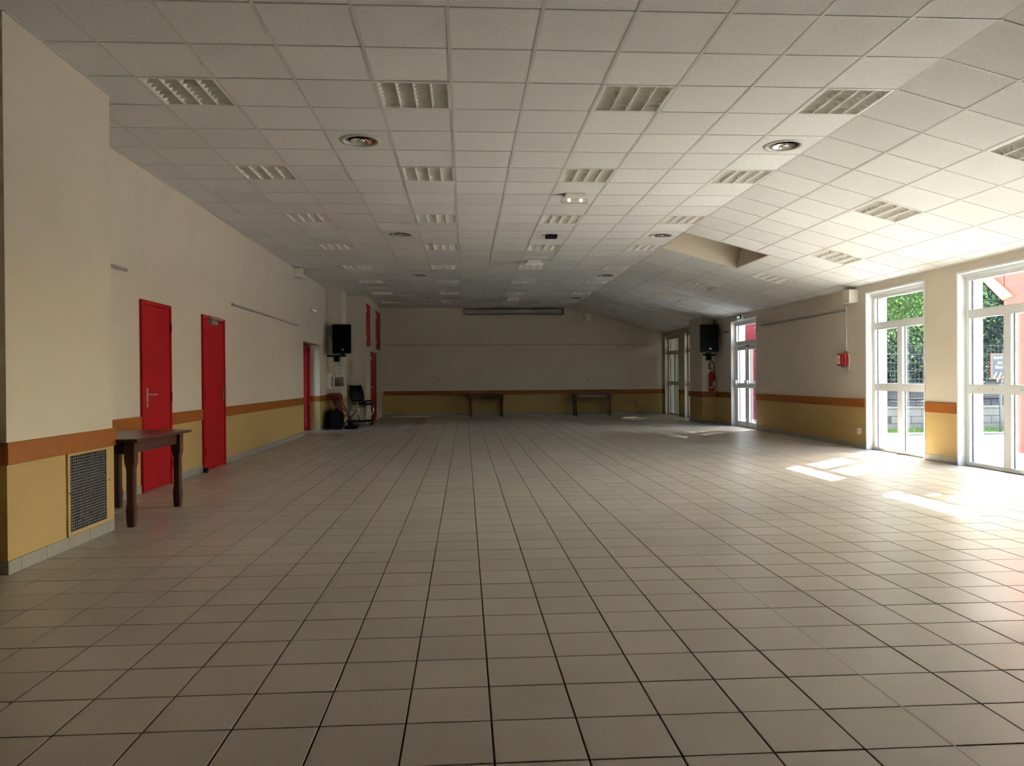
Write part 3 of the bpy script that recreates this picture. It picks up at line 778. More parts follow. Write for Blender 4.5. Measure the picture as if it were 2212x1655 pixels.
tag(wm.build('wire_mesh', M_['wire'], t, fix=False), kind='stuff')
for yy, zz in ((5.685, .40), (6.30, .42)): MB().tube([(PX+.011, yy, zz), (PX+.015, yy, zz)], .006, 8).build('screw', M_['dark'], t)

# ------------------------------------------------------------------ tables
def table(loc, rz, L, Wd, H, label, group):
    """long side along local y"""
    t = thing('wooden_table', label, 'table', loc, rz, group)
    def put(mb, name, bv=.0):
        me = mb.mesh(name, M_['table']); o = inst(name, me, t)
        if bv: add_bevel(o, bv)
        return o
    put(B(-Wd/2, Wd/2, -L/2, L/2, H-.028, H), 'tabletop', .006)
    ix, iy = Wd/2-.10, L/2-.11
    for s in (-1, 1):
        put(B(s*ix-.012, s*ix+.012, -iy, iy, H-.13, H-.028), 'apron', .002)
        put(B(-ix, ix, s*iy-.012, s*iy+.012, H-.13, H-.028), 'apron', .002)
    for sx in (-1, 1):
        for sy in (-1, 1):
            m = MB(); prof = [(0, .030), (.05, .034), (.14, .038), (.17, .035), (.20, .031), (H-.26, .032), (H-.22, .040), (H-.19, .042), (H-.028, .042)]
            k0 = 0
            for z, r in prof:
                c = r*.72 if z < H-.2 else r*.9      # chamfered square leg
                m.v += [(sx*ix+a, sy*iy+b_, z) for a, b_ in ((r, c), (c, r), (-c, r), (-r, c), (-r, -c), (-c, -r), (c, -r), (r, -c))]
            for i in range(len(prof)-1):
                for j in range(8): m.face((i*8+j, i*8+(j+1) % 8, (i+1)*8+(j+1) % 8, (i+1)*8+j))
            m.face(tuple(reversed(range(8)))); m.face(tuple(range(len(m.v)-8, len(m.v))))
            put(m, 'leg')
    return t
table((-3.045, 7.02, 0), 0, 1.24, .76, .735, 'dark wooden table with shaped legs beside the pier and red door', 'dark wooden tables')
table((.675, 24.55, 0), math.pi/2+.01, 1.20, .76, .725, 'dark wooden table against the far wall below the screen case, nearer the cupboard', 'dark wooden tables')
table((4.08, 24.45, 0), math.pi/2-.02, 1.30, .80, .725, 'dark wooden table against the far wall nearer the glazed doors', 'dark wooden tables')

# ------------------------------------------------------------------ loudspeakers
def speaker(loc, rz, label, wall_y, px0, px1):
    x, y, z = loc
    t = thing('loudspeaker', label, 'loudspeaker', loc, rz, 'loudspeakers on wall brackets')
    w, d, h = .235, .19, .71
    m = MB().prism([(-w, -d), (w, -d), (w*.62, d), (-w*.62, d)], 2, 0, h)
    o = inst('cabinet', m.mesh('cabinet', M_['black']), t); add_bevel(o, .02, 3)
    g = inst('grille', B(-w+.02, w-.02, -d-.006, -d+.004, .03, h-.03).mesh('grille', M_['blackc']), t); add_bevel(g, .008)
    r = MB()
    k = len(r.v)
    r.lathe([(.085, .0), (.088, .004), (.091, .0)], n=24); r.v = [(a, -d-.006-c, h-.17+b_) for a, b_, c in r.v]
    inst('horn_ring', r.mesh('horn_ring', M_['black']), t)
    e = MB().lathe([(.001, .003), (.020, .002), (.024, 0)], n=16); e.v = [(a*1.2+.03, -d-.007-c, .085+b_*.7) for a, b_, c in e.v]
    inst('badge', e.mesh('badge', M_['chrome']), t)
    for sx in (-1, 1): inst('foot', B(sx*(w-.06)-.02, sx*(w-.06)+.02, -d+.03, -d+.07, -.012, 0).mesh('foot', M_['black']), t)
    br = thing('speaker_bracket', label.replace('loudspeaker', 'steel bracket under the loudspeaker', 1).replace('square-shouldered ', ''), 'bracket', (x, wall_y, z-.22), 0, 'loudspeaker wall brackets')
    B((px0+px1)/2-.075, (px0+px1)/2+.075, wall_y-.012, wall_y, z-.20, z-.04).build('wall_plate', M_['black'], br, bevel=.003)
    B(px0, px1, wall_y-.05, wall_y-.012, z-.075, z-.035).build('cross_bar', M_['black'], br, bevel=.003)
    B(x-.03, x+.03, y-.02, wall_y-.012, z-.06, z-.03).build('arm', M_['black'], br, bevel=.003)
    B(x-.05, x+.05, y-.09, y+.08, z-.035, z-.0125).build('shelf', M_['black'], br, bevel=.003)
    for a in (-.05, .05):
        for b_ in (-.17, -.09): MB().tube([((px0+px1)/2+a, wall_y-.012, z+b_), ((px0+px1)/2+a, wall_y-.018, z+b_)], .009, 8).build('bolt', M_['steel'], br)
    return t
speaker((-3.02, 19.25, 1.865), -.03, 'black loudspeaker on the pier beside the open red door', FPY0, -3.46, -3.0)
speaker((6.28, 19.38, 1.85), -.22, 'black loudspeaker above the fire extinguisher', RPY0, 6.25, 6.58)
cb = MB().tube([(-3.38, FPY0-.012, 2.55), (-3.37, FPY0-.015, 2.4), (-3.34, FPY0-.02, 2.2), (-3.26, 19.40, 2.10)], .008, 6)
tag(cb.build('speaker_cable', M_['black']), 'thin black cable hanging behind the loudspeaker by the open door', 'cable')
cb = MB().tube([(6.56, RPY0-.03, 2.70), (6.56, RPY0-.05, 2.62), (6.50, 19.62, 2.55), (6.42, 19.50, 2.52)], .009, 6)
tag(cb.build('speaker_cable', M_['black']), 'thin black cable from the ceiling to the loudspeaker over the extinguisher', 'cable')

# ------------------------------------------------------------------ fittings on the far pier
y = FPY0
B_ = lambda x0, x1, z0, z1, d=.02: B(x0, x1, y-d, y, z0, z1)
t = thing('notice_sheet', 'white printed notice pinned to the pier below the loudspeaker', 'notice', (-3.15, y, 1.30))
B_(-3.25, -3.045, 1.305, 1.605, .004).build('sheet', M_['paper'], t)
for k in range(9): B(-3.225, -3.07-.03*(k % 3), y-.0048, y-.004, 1.565-k*.026, 1.572-k*.026).build('print_line', M_['print_'], t)
B(-3.235, -3.08, y-.0048, y-.004, 1.583, 1.593).build('print_heading', M_['print_'], t)
t = thing('fuse_box', 'cream electrical box with a half open cover on the pier', 'electrical box', (-3.36, y, .99))
B_(-3.475, -3.36, .985, 1.365, .06).build('body', M_['white'], t, bevel=.004)
B(-3.36, -3.325, y-.05, y, 1.03, 1.30).build('switch_strip', M_['print_'], t); B(-3.325, -3.305, y-.055, y, 1.02, 1.31).build('cover_edge', M_['cream'], t)
t = thing('grey_panel', 'grey square ventilation panel in a pale frame beside the electrical box', 'panel', (-3.17, y, 1.03))
f = MB(); f.box(-3.30, -3.045, y-.012, y, 1.02, 1.045); f.box(-3.30, -3.045, y-.012, y, 1.28, 1.30); f.box(-3.30, -3.285, y-.012, y, 1.045, 1.28); f.box(-3.06, -3.045, y-.012, y, 1.045, 1.28)
f.build('frame', M_['white'], t); B_(-3.285, -3.06, 1.045, 1.28, .008).build('grey_plate', M_['grey'], t)
t = thing('thermostat', 'small cream wall control above the electrical box', 'thermostat', (-3.43, y, 1.36))
B_(-3.475, -3.40, 1.38, 1.60, .04).build('body', M_['cream'], t, bevel=.004); B(-3.415, -3.40, y-.044, y-.04, 1.43, 1.53).build('display', M_['print_'], t)
t = thing('wall_plaque', 'narrow brown plaque on the cupboard side wall', 'plaque', (-3.07, KY0, 1.38))
B(-3.125, -3.075, KY0-.012, KY0, 1.40, 1.66).build('plate', M_['rust'], t, bevel=.003)
B(-3.118, -3.082, KY0-.014, KY0-.012, 1.41, 1.65).build('inlay', M_['tan'], t)
t = thing('wall_conduit', 'cream vertical cable duct in the corner behind the loudspeaker', 'cable duct', (XL, y, 1.6))
B(XL+.03, XL+.075, y-.025, y, 1.6, ZC-.003).build('duct', M_['cream'], t)
B(XL+.027, XL+.078, y-.027, y, 2.4, 2.45).build('duct_joint', M_['white'], t)

# left wall fittings
def rail(label, *b): 
    r = tag(B(*b).build('picture_rail', M_['alu'], bevel=.002), label, 'rail', 'aluminium picture rails')
    return r
rail('short aluminium picture rail just past the pier', XL, XL+.02, PY1, 8.11, 2.335, 2.366)
rail('long aluminium picture rail past the second red door', XL, XL+.02, 11.68, 16.18, 2.335, 2.366)
rail('long aluminium picture rail between the exit door and the red alarm', XR-.02, XR, 12.86, 16.65, 2.335, 2.366)
rail('short dark picture rail beside the loudspeaker over the extinguisher', XR-.02, XR, 18.72, 19.56, 2.330, 2.361)
rail('thin pale picture rail across the whole far wall', -2.62, 6.07, YB-.02, YB, 2.305, 2.33)
def wall_speaker(name, label, x, y0, y1, z0, z1, nx):
    t = thing(name, label, 'wall box', (x, (y0+y1)/2, z0))
    B(min(x, x+nx*.16), max(x, x+nx*.16), y0, y1, z0, z1).build('body', M_['white'], t, bevel=.008)
    B(min(x+nx*.16, x+nx*.165), max(x+nx*.16, x+nx*.165), y0+.02, y1-.02, z0+.02, z1-.02).build('front_grille', M_['cream'], t, bevel=.003)
    return t
wall_speaker('wall_sensor', 'white box fixed high on the red door wall at the ceiling', XL, 15.86, 16.10, 3.31, 3.51, 1)
wall_speaker('wall_sensor', 'white box fixed at the ceiling beside the tall window', XR, 12.45, 12.67, 2.445, 2.665, -1)
t = thing('wall_sensor', 'white box with a dark slot high on the sloping end of the far wall', 'wall box', (4.04, YB, 3.1))
B(3.94, 4.14, YB-.09, YB, 3.10, 3.31).build('body', M_['white'], t, bevel=.006); B(3.975, 3.995, YB-.094, YB-.09, 3.13, 3.22).build('slot', M_['dark'], t)
MB().tube([(4.06, YB-.092, 3.235), (4.06, YB-.096, 3.235)], .03, 12).build('button', M_['cream'], t)
t = thing('emergency_lamp', 'small lit emergency lamp high above the open red doorway', 'emergency light', (XL, 17.77, 2.77))
B(XL, XL+.05, 17.50, 18.05, 2.775, 2.825).build('body', M_['white'], t, bevel=.006)
l = MB().lathe([(.001, .010), (.014, .008), (.018, 0)], n=12); l.v = [(XL+.05+c, 17.82+a, 2.80+b_) for a, b_, c in l.v]; l.build('lit_lens', M_['glow'], t)
t = thing('light_switch', 'white light switch beside the open red doorway', 'switch', (XL, 16.27, 1.28))
B(XL, XL+.012, 16.22, 16.31, 1.285, 1.375).build('plate', M_['white'], t, bevel=.002); B(XL+.012, XL+.016, 16.24, 16.29, 1.305, 1.355).build('rocker', M_['cream'], t)
t = thing('wall_socket', 'small socket at the skirting of the red door wall', 'socket', (XL, 14.2, .09))
B(XL, XL+.02, 14.16, 14.24, .09, .15).build('plate', M_['cream'], t, bevel=.002); B(XL+.02, XL+.022, 14.185, 14.215, .105, .135).build('recess', M_['grey'], t)
for x, lab in ((-.85, 'small socket on the far wall above the empty stretch of rail'), (4.03, 'small socket on the far wall above the table by the glazed doors')):
    t = thing('wall_socket', lab, 'socket', (x, YB, 1.12)); B(x-.04, x+.04, YB-.012, YB, 1.11, 1.19).build('plate', M_['cream'], t, bevel=.002); B(x-.02, x+.02, YB-.014, YB-.012, 1.13, 1.17).build('recess', M_['grey'], t)
t = thing('wall_socket', 'white double socket low on the window wall by the first tall window', 'socket', (XR, 12.43, .24))
B(XR-.02, XR, 12.375, 12.475, .235, .335).build('plate', M_['white'], t, bevel=.002); B(XR-.023, XR-.02, 12.40, 12.45, .26, .31).build('recess', M_['cream'], t)

# ------------------------------------------------------------------ projection screen case
t = thing('screen_case', 'long grey roll-up projection screen case on the far wall under the ceiling', 'screen', (1.62, YB, 3.28))
m = MB().prism([(YB-.022, 3.33), (YB-.022, 3.49), (YB-.12, 3.49), (YB-.16, 3.45), (YB-.16, 3.37), (YB-.12, 3.33)], 0, .03, 3.20); m.build('case', M_['alu'], t, bevel=.006)
for x0, x1 in ((.0, .03), (3.20, 3.235)): MB().prism([(YB-.001, 3.315), (YB-.001, 3.505), (YB-.13, 3.505), (YB-.175, 3.46), (YB-.175, 3.36), (YB-.13, 3.315)], 0, x0, x1).build('end_cap', M_['black'] if x0 > 1 else M_['alu'], t, bevel=.004)
B(.06, 3.17, YB-.105, YB-.075, 3.295, 3.328).build('bottom_bar', M_['grey'], t, bevel=.004)

# ------------------------------------------------------------------ alarm, exit sign, extinguisher
t = thing('alarm_box', 'red alarm call box on the window wall under a white cable', 'alarm', (XR, 12.9, 1.37))
B(XR-.09, XR, 12.76, 13.02, 1.385, 1.605).build('body', M_['ered'], t, bevel=.02)
B(XR-.115, XR-.09, 12.79, 12.99, 1.40, 1.585).build('front_cover', M_['ered'], t, bevel=.01)
B(XR-.119, XR-.114, 12.86, 12.97, 1.42, 1.57).build('instruction_label', M_['paper'], t)
B(XR-.121, XR-.118, 12.89, 12.92, 1.47, 1.51).build('push_button', M_['ered'], t)
B(XR-.07, XR-.02, 12.80, 12.90, 1.362, 1.386).build('cable_gland', M_['grey'], t)
c = MB().tube([(XR-.008, 12.835, 2.695), (XR-.008, 12.835, 1.62)], .008, 8)
t = tag(c.build('cable_duct', M_['white']), 'white vertical cable duct down to the red alarm box', 'cable duct')
B(XR-.02, XR, 12.81, 12.86, 2.36, 2.40).build('clip', M_['white'], t); B(XR-.02, XR, 12.81, 12.86, 1.70, 1.73).build('clip', M_['white'], t)
c = MB().tube([(XR-.012, 12.77, 1.60), (XR-.012, 12.745, 1.55), (XR-.012, 12.74, 1.40), (XR-.015, 12.76, 1.315), (XR-.015, 12.80, 1.305), (XR-.02, 12.83, 1.33), (XR-.03, 12.84, 1.37)], .008, 8)
tag(c.build('cable_loop', M_['white']), 'white cable looping round the red alarm box', 'cable')
t = thing('exit_sign', 'small lit green exit sign above the glazed exit door', 'exit sign', (XR, 17.87, 2.57))
B(XR-.07, XR, 17.70, 18.05, 2.575, 2.685).build('body', M_['white'], t, bevel=.005)
B(XR-.074, XR-.07, 17.73, 18.02, 2.59, 2.67).build('face_plate', M_['dark'], t)
B(XR-.077, XR-.074, 17.93, 17.955, 2.60, 2.66).build('pictogram', M_['green'], t)
a = MB().prism([(17.80, 2.63), (17.84, 2.665), (17.84, 2.645), (17.88, 2.645), (17.88, 2.615), (17.84, 2.615), (17.84, 2.595)], 0, XR-.077, XR-.074); a.build('arrow', M_['green'], t)
EX, EY = 6.46, RPY0-.095
t = thing('fire_extinguisher', 'red fire extinguisher with a black hose hung on the pier', 'fire extinguisher', (EX, EY, .84))
MB().lathe([(.001, 0), (.062, 0), (.075, .012), (.078, .03), (.078, .40), (.070, .455), (.045, .49), (.026, .505), (.024, .53), (.001, .53)], c=(EX, EY, .845), n=28).build('cylinder_body', M_['ered'], t)
v = MB().lathe([(.001, 0), (.022, 0), (.022, .04), (.012, .05), (.001, .05)], c=(EX, EY, 1.372), n=14).build('valve', M_['steel'], t)
B(EX-.09, EX+.03, EY-.012, EY+.012, 1.415, 1.43).build('handle', M_['black'], v, bevel=.003)
MB().tube([(EX-.02, EY, 1.41), (EX-.06, EY, 1.47), (EX-.065, EY, 1.55), (EX-.03, EY, 1.61), (EX+.03, EY, 1.615), (EX+.065, EY, 1.57), (EX+.07, EY, 1.46), (EX+.05, EY-.05, 1.36), (EX+.05, EY-.082, 1.25)], .013, 10).build('hose', M_['black'], t)
MB().lathe([(.001, 0), (.016, 0), (.020, .07), (.012, .10), (.001, .10)], c=(EX+.05, EY-.095, 1.15), n=12).build('nozzle', M_['black'], t)
def lab(z0, z1, a0, a1, mt, r=.0792):
    m = MB(); n = 6
    for i in range(n+1):
        q = math.radians(a0+(a1-a0)*i/n)
        m.v += [(EX+r*math.sin(q), EY-r*math.cos(q), z0), (EX+r*math.sin(q), EY-r*math.cos(q), z1)]
    for i in range(n): m.face((2*i, 2*i+2, 2*i+3, 2*i+1), 0, True)
    return m.build('instruction_label', mt, t, fix=False)
lab(.985, 1.09, 10, 55, M_['paper']); lab(.93, .955, -60, -35, M_['paper']); lab(.93, .96, -20, 5, M_['paper'])
B(EX-.06, EX+.06, EY+.07, RPY0, 1.20, 1.30).build('wall_hook', M_['ered'], t)

# ------------------------------------------------------------------ chairs, trolley and backpack in the far corner
def black_chair(x, y, z, rz, label):
    t = thing('stacking_chair', label, 'chair', (x, y, z), rz, 'black stacking chairs on the trolley')
    # faces local +x; seat shell and backrest
    s = MB(); n = 8
    def shell(path, w, th, name):
        m = MB()
        for i, (a, c) in enumerate(path):
            k = w*(1-.12*abs(2*i/(len(path)-1)-1)**2)
            for j in range(n+1):
                yy = -k/2+k*j/n; e = (2*j/n-1)**2*.018
                m.v.append((a+e*.3, yy, c+e))
        r = n+1
        for i in range(len(path)-1):
            for j in range(n): m.face((i*r+j, i*r+j+1, (i+1)*r+j+1, (i+1)*r+j), 0, True)
        o = inst(name, m.mesh(name, M_['black']), t); q = o.modifiers.new('solid', 'SOLIDIFY'); q.thickness = th
    shell([(.25, .425), (.22, .45), (.10, .452), (-.05, .44), (-.16, .435), (-.20, .45)], .42, .018, 'seat')
    shell([(-.19, .50), (-.205, .56), (-.225, .64), (-.25, .74), (-.285, .85)], .42, .014, 'backrest')
    for sy in (-1, 1):
        a = MB().tube([(.24, sy*.24, 0), (.19, sy*.235, .38), (.17, sy*.23, .425), (.12, sy*.22, .432), (-.10, sy*.22, .425), (-.15, sy*.23, .40), (-.28, sy*.25, 0)], .011, 8)
        inst('leg_frame', a.mesh('leg_frame', M_['chrome']), t)
        b_ = MB().tube([(-.12, sy*.19, .42), (-.19, sy*.19, .48), (-.215, sy*.17, .58), (-.235, sy*.15, .68)], .010, 8)
        inst('back_stay', b_.mesh('back_stay', M_['chrome']), t)
        inst('foot', MB().lathe([(.001, -.004), (.014, -.004), (.015, .03), (.001, .03)], c=(.24, sy*.24, 0), n=10).mesh('foot', M_['black']), t)
        inst('foot', MB().lathe([(.001, -.004), (.014, -.004), (.015, .03), (.001, .03)], c=(-.28, sy*.25, 0), n=10).mesh('foot', M_['black']), t)
    inst('cross_bar', MB().tube([(.10, -.22, .43), (.10, .22, .43)], .009, 6).mesh('cross_bar', M_['chrome']), t)
    return t
TX, TY = -2.79, 20.72
t = thing('chair_trolley', 'low black wheeled trolley under the black stacking chairs', 'trolley', (TX, TY, 0))
B(TX-.36, TX+.34, TY-.25, TY+.25, .085, .115).build('platform', M_['black'], t, bevel=.006)
for sx in (-.30, .28):
    for sy in (-.20, .20):
        w = MB().lathe([(.001, -.014), (.030, -.014), (.034, -.008), (.034, .008), (.030, .014), (.001, .014)], n=16); w.v = [(TX+sx+b_, TY+sy+c, .034+a) for a, b_, c in w.v]
        w = w.build('caster', M_['black'], t); B(TX+sx-.012, TX+sx+.012, TY+sy-.018, TY+sy+.018, .055, .085).build('fork', M_['steel'], w)
black_chair(TX+.02, TY-.0, .119, -.85, 'black stacking chair standing on the trolley, lower of the pair')
black_chair(TX+.004, TY+.018, .195, -.85, 'black stacking chair with chrome legs on top of the pair on the trolley')
def red_chair(x, y, rz, label):
    t = thing('wooden_chair', label, 'chair', (x, y, 0), rz)
    def put(mb, nme, bv=.004): 
        o = inst(nme, mb.mesh(nme, M_['redwood']), t)
        if bv: add_bevel(o, bv)
    for k in range(5): put(B(-.19+k*.082, -.19+k*.082+.072, -.19, .19, .435, .452), 'seat_slat')
    for sy in (-.18, .18):
        put(MB().tube([(-.30, sy, .86), (-.22, sy, .60), (.16, sy, 0)], [.013, .015, .014], 8), 'back_post', 0)
        put(MB().tube([(.20, sy*.86, .43), (-.26, sy*.86, 0)], .014, 8), 'leg', 0)
    put(B(-.315, -.285, -.195, .195, .80, .88), 'top_rail')
    for k in range(3):
        yy = -.11+k*.11; m = MB().prism([(-.295, .82), (-.280, .82), (-.195, .50), (-.210, .50)], 1, yy-.025, yy+.025); put(m, 'back_slat', .003)
    put(B(-.215, -.185, -.17, .17, .46, .50), 'lower_rail'); put(B(-.20, -.17, -.15, .15, .09, .11), 'stretcher')
red_chair(-2.96, 19.26, -.45, 'red wooden folding chair with slatted back beside the backpack')
bx, by = -3.18, 18.88
t = thing('backpack', 'black backpack slumped on the floor before the red wooden chair', 'backpack', (bx, by, 0))
def blob(name, c, r, mt, par, seed, sq=2.6):
    m = MB(); nu, nv = 20, 14
    for i in range(nv+1):
        ph = math.pi*i/nv
        for j in range(nu):
            th = 2*math.pi*j/nu
            d = [math.sin(ph)*math.cos(th), math.sin(ph)*math.sin(th), math.cos(ph)]
            d = [math.copysign(abs(q)**(2/sq), q) for q in d]
            w = 1+.05*math.sin(3*th+seed)+.04*math.sin(5*ph+seed*2)
            m.v.append((c[0]+r[0]*d[0]*w, c[1]+r[1]*d[1]*w, max(.002, c[2]+r[2]*d[2]*w)))
    for i in range(nv):
        for j in range(nu): m.face((i*nu+j, i*nu+(j+1) % nu, (i+1)*nu+(j+1) % nu, (i+1)*nu+j), 0, True)
    return m.build(name, mt, par)
blob('main_bag', (bx+.06, by, .235), (.16, .13, .235), M_['blackc'], t, 1.3)
blob('front_pocket', (bx+.08, by-.12, .15), (.12, .06, .13), M_['blackc'], t, 2.1)
MB().tube([(bx-.08, by, .40), (bx-.16, by-.02, .36), (bx-.20, by-.02, .22), (bx-.18, by-.01, .05)], .014, 8).build('shoulder_strap', M_['black'], t)
MB().tube([(bx+.02, by, .46), (bx+.06, by-.02, .50), (bx+.10, by, .46)], .010, 8).build('carry_loop', M_['black'], t)
t2 = thing('shoulder_bag', 'flat black bag lying on the floor beside the backpack', 'bag', (-2.80, 18.92, 0))
blob('bag_body', (-2.80, 18.94, .045), (.17, .12, .05), M_['blackc'], t2, .4)
MB().tube([(-2.91, 18.86, .05), (-2.83, 18.80, .012), (-2.71, 18.80, .012), (-2.65, 18.90, .05)], .009, 6).build('bag_strap', M_['black'], t2)
sb = thing('suitcase', 'dark upright case leaning behind the backpack by the skirting', 'suitcase', (-3.38, 19.25, 0))
blob('case_body', (-3.37, 19.27, .215), (.075, .17, .215), M_['black'], sb, .9, 5)
MB().tube([(-3.37, 19.20, .43), (-3.37, 19.22, .47), (-3.37, 19.32, .47), (-3.37, 19.34, .43)], .010, 8).build('case_handle', M_['black'], sb)

# ------------------------------------------------------------------ outside
GZ = -.12
g = struct(B(XO, 60, -30, 70, GZ-.3, GZ).build('ground', M_['concrete']), 'sunlit pale pavement outside the windows', 'ground')
# boundary wall of concrete blocks with a wire fence
BY = 17.65
t = thing('block_wall', 'low grey concrete block wall behind the grass', 'wall', (16, BY, GZ), kind='structure')
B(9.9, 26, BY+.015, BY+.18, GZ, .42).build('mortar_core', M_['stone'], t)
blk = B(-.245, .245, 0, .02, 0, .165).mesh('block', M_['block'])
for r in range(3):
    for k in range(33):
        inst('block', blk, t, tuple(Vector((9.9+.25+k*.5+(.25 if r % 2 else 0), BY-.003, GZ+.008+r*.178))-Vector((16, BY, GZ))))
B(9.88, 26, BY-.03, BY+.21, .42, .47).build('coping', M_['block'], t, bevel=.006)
t = thing('wire_fence', 'grey welded wire fence standing on the block wall', 'fence', (16, BY+.09, .47))
for k in range(8): B(9.95+k*2.2, 10.01+k*2.2, BY+.06, BY+.12, .47, 2.0).build('post', M_['galv'], t)
wv = MB()
for k in range(160): wv.box(10.0+k*.1-.002, 10.0+k*.1+.002, BY+.087, BY+.091, .50, 1.97)
tag(wv.build('vertical_wire', M_['galv'], t, fix=False), kind='stuff')
for k in range(8): B(9.97, 25.4, BY+.08, BY+.088, .52+k*.2, .528+k*.2).build('horizontal_wire', M_['galv'], t)
# terrace wall of rough stone behind the fence
t = thing('stone_wall', 'dark rough stone terrace wall behind the wire fence', 'wall', (18, 20.3, GZ), kind='structure')
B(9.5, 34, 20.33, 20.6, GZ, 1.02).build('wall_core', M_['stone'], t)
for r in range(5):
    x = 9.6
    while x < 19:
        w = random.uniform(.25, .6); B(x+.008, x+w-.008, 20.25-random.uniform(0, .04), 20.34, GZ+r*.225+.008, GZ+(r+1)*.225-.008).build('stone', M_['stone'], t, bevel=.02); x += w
# grass strip
gm = MB()
for k in range(9000):
    x = random.uniform(9.8, 16.5); y = BY-abs(random.gauss(0, .22))-.10; h_ = random.uniform(.03, .12); a = random.uniform(0, 6.28); w = .006
    dx, dy = math.cos(a)*w, math.sin(a)*w; lx, ly = random.gauss(0, .03), random.gauss(0, .03); n = len(gm.v)
    gm.v += [(x-dx, y-dy, GZ), (x+dx, y+dy, GZ), (x+lx, y+ly, GZ+h_)]; gm.face((n, n+1, n+2))
tag(gm.build('grass', M_['grass'], fix=False), 'strip of short green grass at the foot of the block wall', 'grass', kind='stuff')
struct(B(9.7, 22, BY-1.3, BY-1.18, GZ, GZ+.045).build('kerb', M_['block'], bevel=.01), 'thin dark kerb crossing the pavement before the grass', 'kerb')
# steel gratings stacked on the wall seen through the nearer of the two windows
t = thing('barrier', 'stacked steel crowd barrier lying on the block wall', 'barrier', (11.0, BY-.05, .47))
for k in range(3): MB().tube([(10.15, BY-.0, .52+k*.07), (11.6, BY-.0, .52+k*.07)], .014, 6).build('rail', M_['galv'], t)
for k in range(22): MB().tube([(10.2+k*.065, BY, .52), (10.2+k*.065, BY, .66)], .006, 5).build('bar', M_['galv'], t)
# school sign
sx, sy = 12.28, 17.0
t = thing('school_sign', 'framed chalkboard school sign on a grey post outside the window', 'sign', (sx+.3, sy, GZ))
MB().tube([(sx+.145, sy+.03, GZ), (sx+.145, sy+.03, 1.13)], .028, 12).build('post', M_['galv'], t)
bd = B(sx-.09, sx+.72, sy-.012, sy+.012, 1.135, 1.695).build('board', M_['board'], t)
f = MB(); f.box(sx-.11, sx+.74, sy-.02, sy+.02, 1.685, 1.71); f.box(sx-.11, sx+.74, sy-.02, sy+.02, 1.12, 1.145); f.box(sx-.11, sx-.085, sy-.02, sy+.02, 1.145, 1.685); f.box(sx+.715, sx+.74, sy-.02, sy+.02, 1.145, 1.685)
f.build('board_frame', M_['brown'], t)
def text(s, x, z, size):
    c = bpy.data.curves.new('lettering', 'FONT'); c.body = s; c.size = size; c.extrude = .002; c.shear = .15; c.offset = .001
    tmp = bpy.data.objects.new('lettering', c); COL.objects.link(tmp); bpy.context.view_layer.update()
    me = bpy.data.meshes.new_from_object(tmp.evaluated_get(bpy.context.evaluated_depsgraph_get())); bpy.data.objects.remove(tmp); bpy.data.curves.remove(c)
    me.name = 'lettering'; me.materials.clear(); me.materials.append(M_['chalk'])
    o = inst('lettering', me, bd, Vector((x, sy-.0145, z)) - wloc(bd), (math.pi/2, 0, 0)); o.scale = (.74, 1, 1); return o
text('Ecole Pr', sx-.055, 1.585, .088); text('Jacq', sx+.045, 1.475, .088); text('Thoma', sx-.02, 1.365, .088)
for k, mt in enumerate(('teal', 'orange', 'tan', 'teal', 'orange')):
    x = sx-.06+k*.115
    m = MB().prism([(x, 1.155), (x+.035, 1.155), (x+.085, 1.245), (x+.085, 1.285), (x+.055, 1.258)], 1, sy-.016, sy-.012); m.build('painted_crayon', M_[mt], bd)
# red annex
AX = 9.0
t = thing('red_annex', 'red panelled annex wall with an orange raking fascia close outside the window', 'building', (AX+.15, 11.7, GZ))
AE = 12.25
bays = [AE, 11.72, 11.10]
B(AX+.03, AX+.3, 11.1, AE-.02, GZ, 3.11).build('wall_core', M_['rred'], t)
for k in range(2):
    B(AX, AX+.03, bays[k+1]+.004, bays[k]-.004, GZ+.06, 1.0).build('panel', M_['rred'], t); B(AX, AX+.03, bays[k+1]+.004, bays[k]-.004, 1.006, 3.11).build('panel', M_['rred'], t)
B(AX-.02, AX+.05, 11.1, AE, GZ, GZ+.06).build('plinth', M_['extw'], t)
m = MB().prism([(AE, 2.46), (AE+.75, 3.06), (AE+.55, 3.12), (AE-.25, 2.50)], 0, AX-.03, AX+.35); m.build('raking_fascia', M_['fascia'], t)
m = MB().prism([(AE-.02, 2.68), (AE+.53, 3.11), (AE-.02, 3.11)], 0, AX, AX+.3); m.build('gable_panel', M_['rred'], t)
m = MB().prism([(11.28, 3.11), (11.78, 3.11), (11.78, 4.05), (11.53, 4.42), (11.28, 4.05)], 0, AX+.05, AX+.25); m.build('sun_blocker', M_['rred'], t)  # unseen block added and shaped to cast the dark band in the sun patch
t = thing('red_outbuilding', 'red outbuilding wall seen through the glazed exit door', 'building', (AX+.2, 23.4, GZ))
B(AX+.02, AX+.3, 20.6, 26.6, GZ, 2.9).build('wall_core', M_['rred2'], t)
for k in range(5): B(AX, AX+.02, 20.6+k*1.2+.004, 21.8+k*1.2-.004, GZ+.05, 2.9).build('panel', M_['rred2'], t)
t = thing('yellow_outbuilding', 'pale yellow rendered wall closing the yard beyond the far glazed doors', 'building', (8.2, 27.6, GZ))
B(6.96, 9.4, 27.5, 27.8, GZ, 3.1).build('wall', M_['yellow'], t); B(6.96, 9.4, 27.45, 27.85, 3.1, 3.16).build('coping', M_['block'], t)

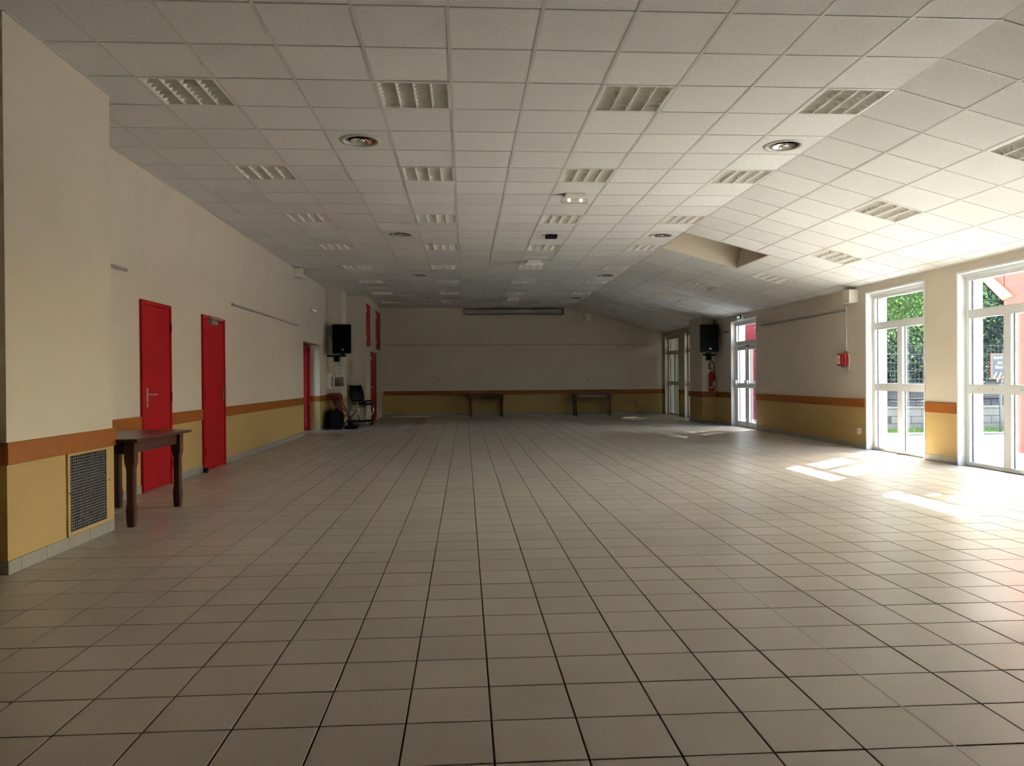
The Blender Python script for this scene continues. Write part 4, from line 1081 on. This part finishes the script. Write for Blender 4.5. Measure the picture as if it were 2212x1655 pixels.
t = thing('added_canopy', 'unseen narrow canopy added to shade the yard at the far glazed doors', 'canopy', (7.5, 24, 2.98))  # added out of view to darken the yard and dim the far doors
B(6.96, 7.75, 20.3, 27.4, 2.98, 3.06).build('deck', M_['block'], t)
for q in (20.6, 23.8, 27.0): MB().tube([(6.97, q, 2.5), (7.65, q, 2.97)], .03, 8).build('strut', M_['galv'], t)

# ------------------------------------------------------------------ trees
def tree(label, loc, R, zc, nclump, nleaf, lm, size, trunk_r, seed, name='tree', droop=.4, flat=1.0):
    rnd = random.Random(seed); nr = np.random.RandomState(seed)
    t = thing(name, label, 'tree', loc)
    x, y, z = loc
    tk = MB().tube([(x, y, z), (x+.05, y, z+zc*.35), (x-.05, y+.05, z+zc*.8), (x, y, z+zc*1.15)], [trunk_r, trunk_r*.8, trunk_r*.55, trunk_r*.2], 10)
    tk.build('trunk', M_['bark'], t)
    V = []; 
    for c in range(nclump):
        th = rnd.uniform(0, 2*math.pi); ph = math.acos(rnd.uniform(-.85, 1)); rr = R*rnd.uniform(.45, 1)**.6
        cc = np.array([math.sin(ph)*math.cos(th)*rr, math.sin(ph)*math.sin(th)*rr, math.cos(ph)*rr*flat])
        if c % 6 == 0:
            MB().tube([(x, y, z+zc*.7), tuple(np.array([x, y, z+zc])*.5+np.array([x, y, z+zc])*.5+cc*.5), tuple(np.array([x, y, z+zc])+cc)], [trunk_r*.3, trunk_r*.18, .01], 6).build('branch', M_['bark'], t)
        s = R*rnd.uniform(.16, .30)
        p = nr.normal(size=(nleaf, 3))*np.array([s, s, s*.6])+cc; V.append(p)
    p = np.concatenate(V)+np.array([x, y, z+zc]); n = len(p)
    d = nr.normal(size=(n, 3)); d[:, 2] -= droop*1.5; d /= np.linalg.norm(d, axis=1)[:, None]
    e = np.cross(d, nr.normal(size=(n, 3))); e /= np.linalg.norm(e, axis=1)[:, None]
    L = size*(.7+.6*nr.rand(n))[:, None]; w = L*.28
    vv = np.stack([p, p+d*L*.5+e*w, p+d*L, p+d*L*.5-e*w], 1).reshape(-1, 3)
    me = bpy.data.meshes.new('crown'); me.vertices.add(4*n); me.vertices.foreach_set('co', (vv-np.array(loc)).ravel())
    me.loops.add(4*n); me.loops.foreach_set('vertex_index', np.arange(4*n)); me.polygons.add(n)
    me.polygons.foreach_set('loop_start', np.arange(0, 4*n, 4)); me.polygons.foreach_set('loop_total', np.full(n, 4)); me.update(); me.validate()
    me.materials.append(lm); o = bpy.data.objects.new('crown', me); COL.objects.link(o); o.parent = t; o['kind'] = 'stuff'
    return t
tree('bright green leafy tree hanging over the fence outside the first tall window', (12.5, 22.9, GZ), 3.1, 5.1, 108, 520, M_['leaf1'], .105, .2, 3)
tree('dark evergreen tree behind the chalkboard school sign', (19.0, 25.2, GZ), 3.1, 4.5, 150, 620, M_['leaf2'], .10, .22, 5, flat=1.3)
tree('spreading green tree shading the yard by the far glazed doors', (12.4, 29.6, GZ), 3.0, 6.9, 58, 240, M_['leaf1'], .20, .2, 8)
tree('large dark tree at the back of the terrace', (23.5, 38, GZ), 6.5, 5.6, 150, 300, M_['leaf2'], .30, .3, 11)
tree('unseen slim tree added to shade the nearest window from the sun', (14.0, 12.1, GZ), 1.45, 7.9, 30, 300, M_['leaf1'], .2, .16, 21, flat=1.1)  # stands out of view, added to cut the sun at the nearest window
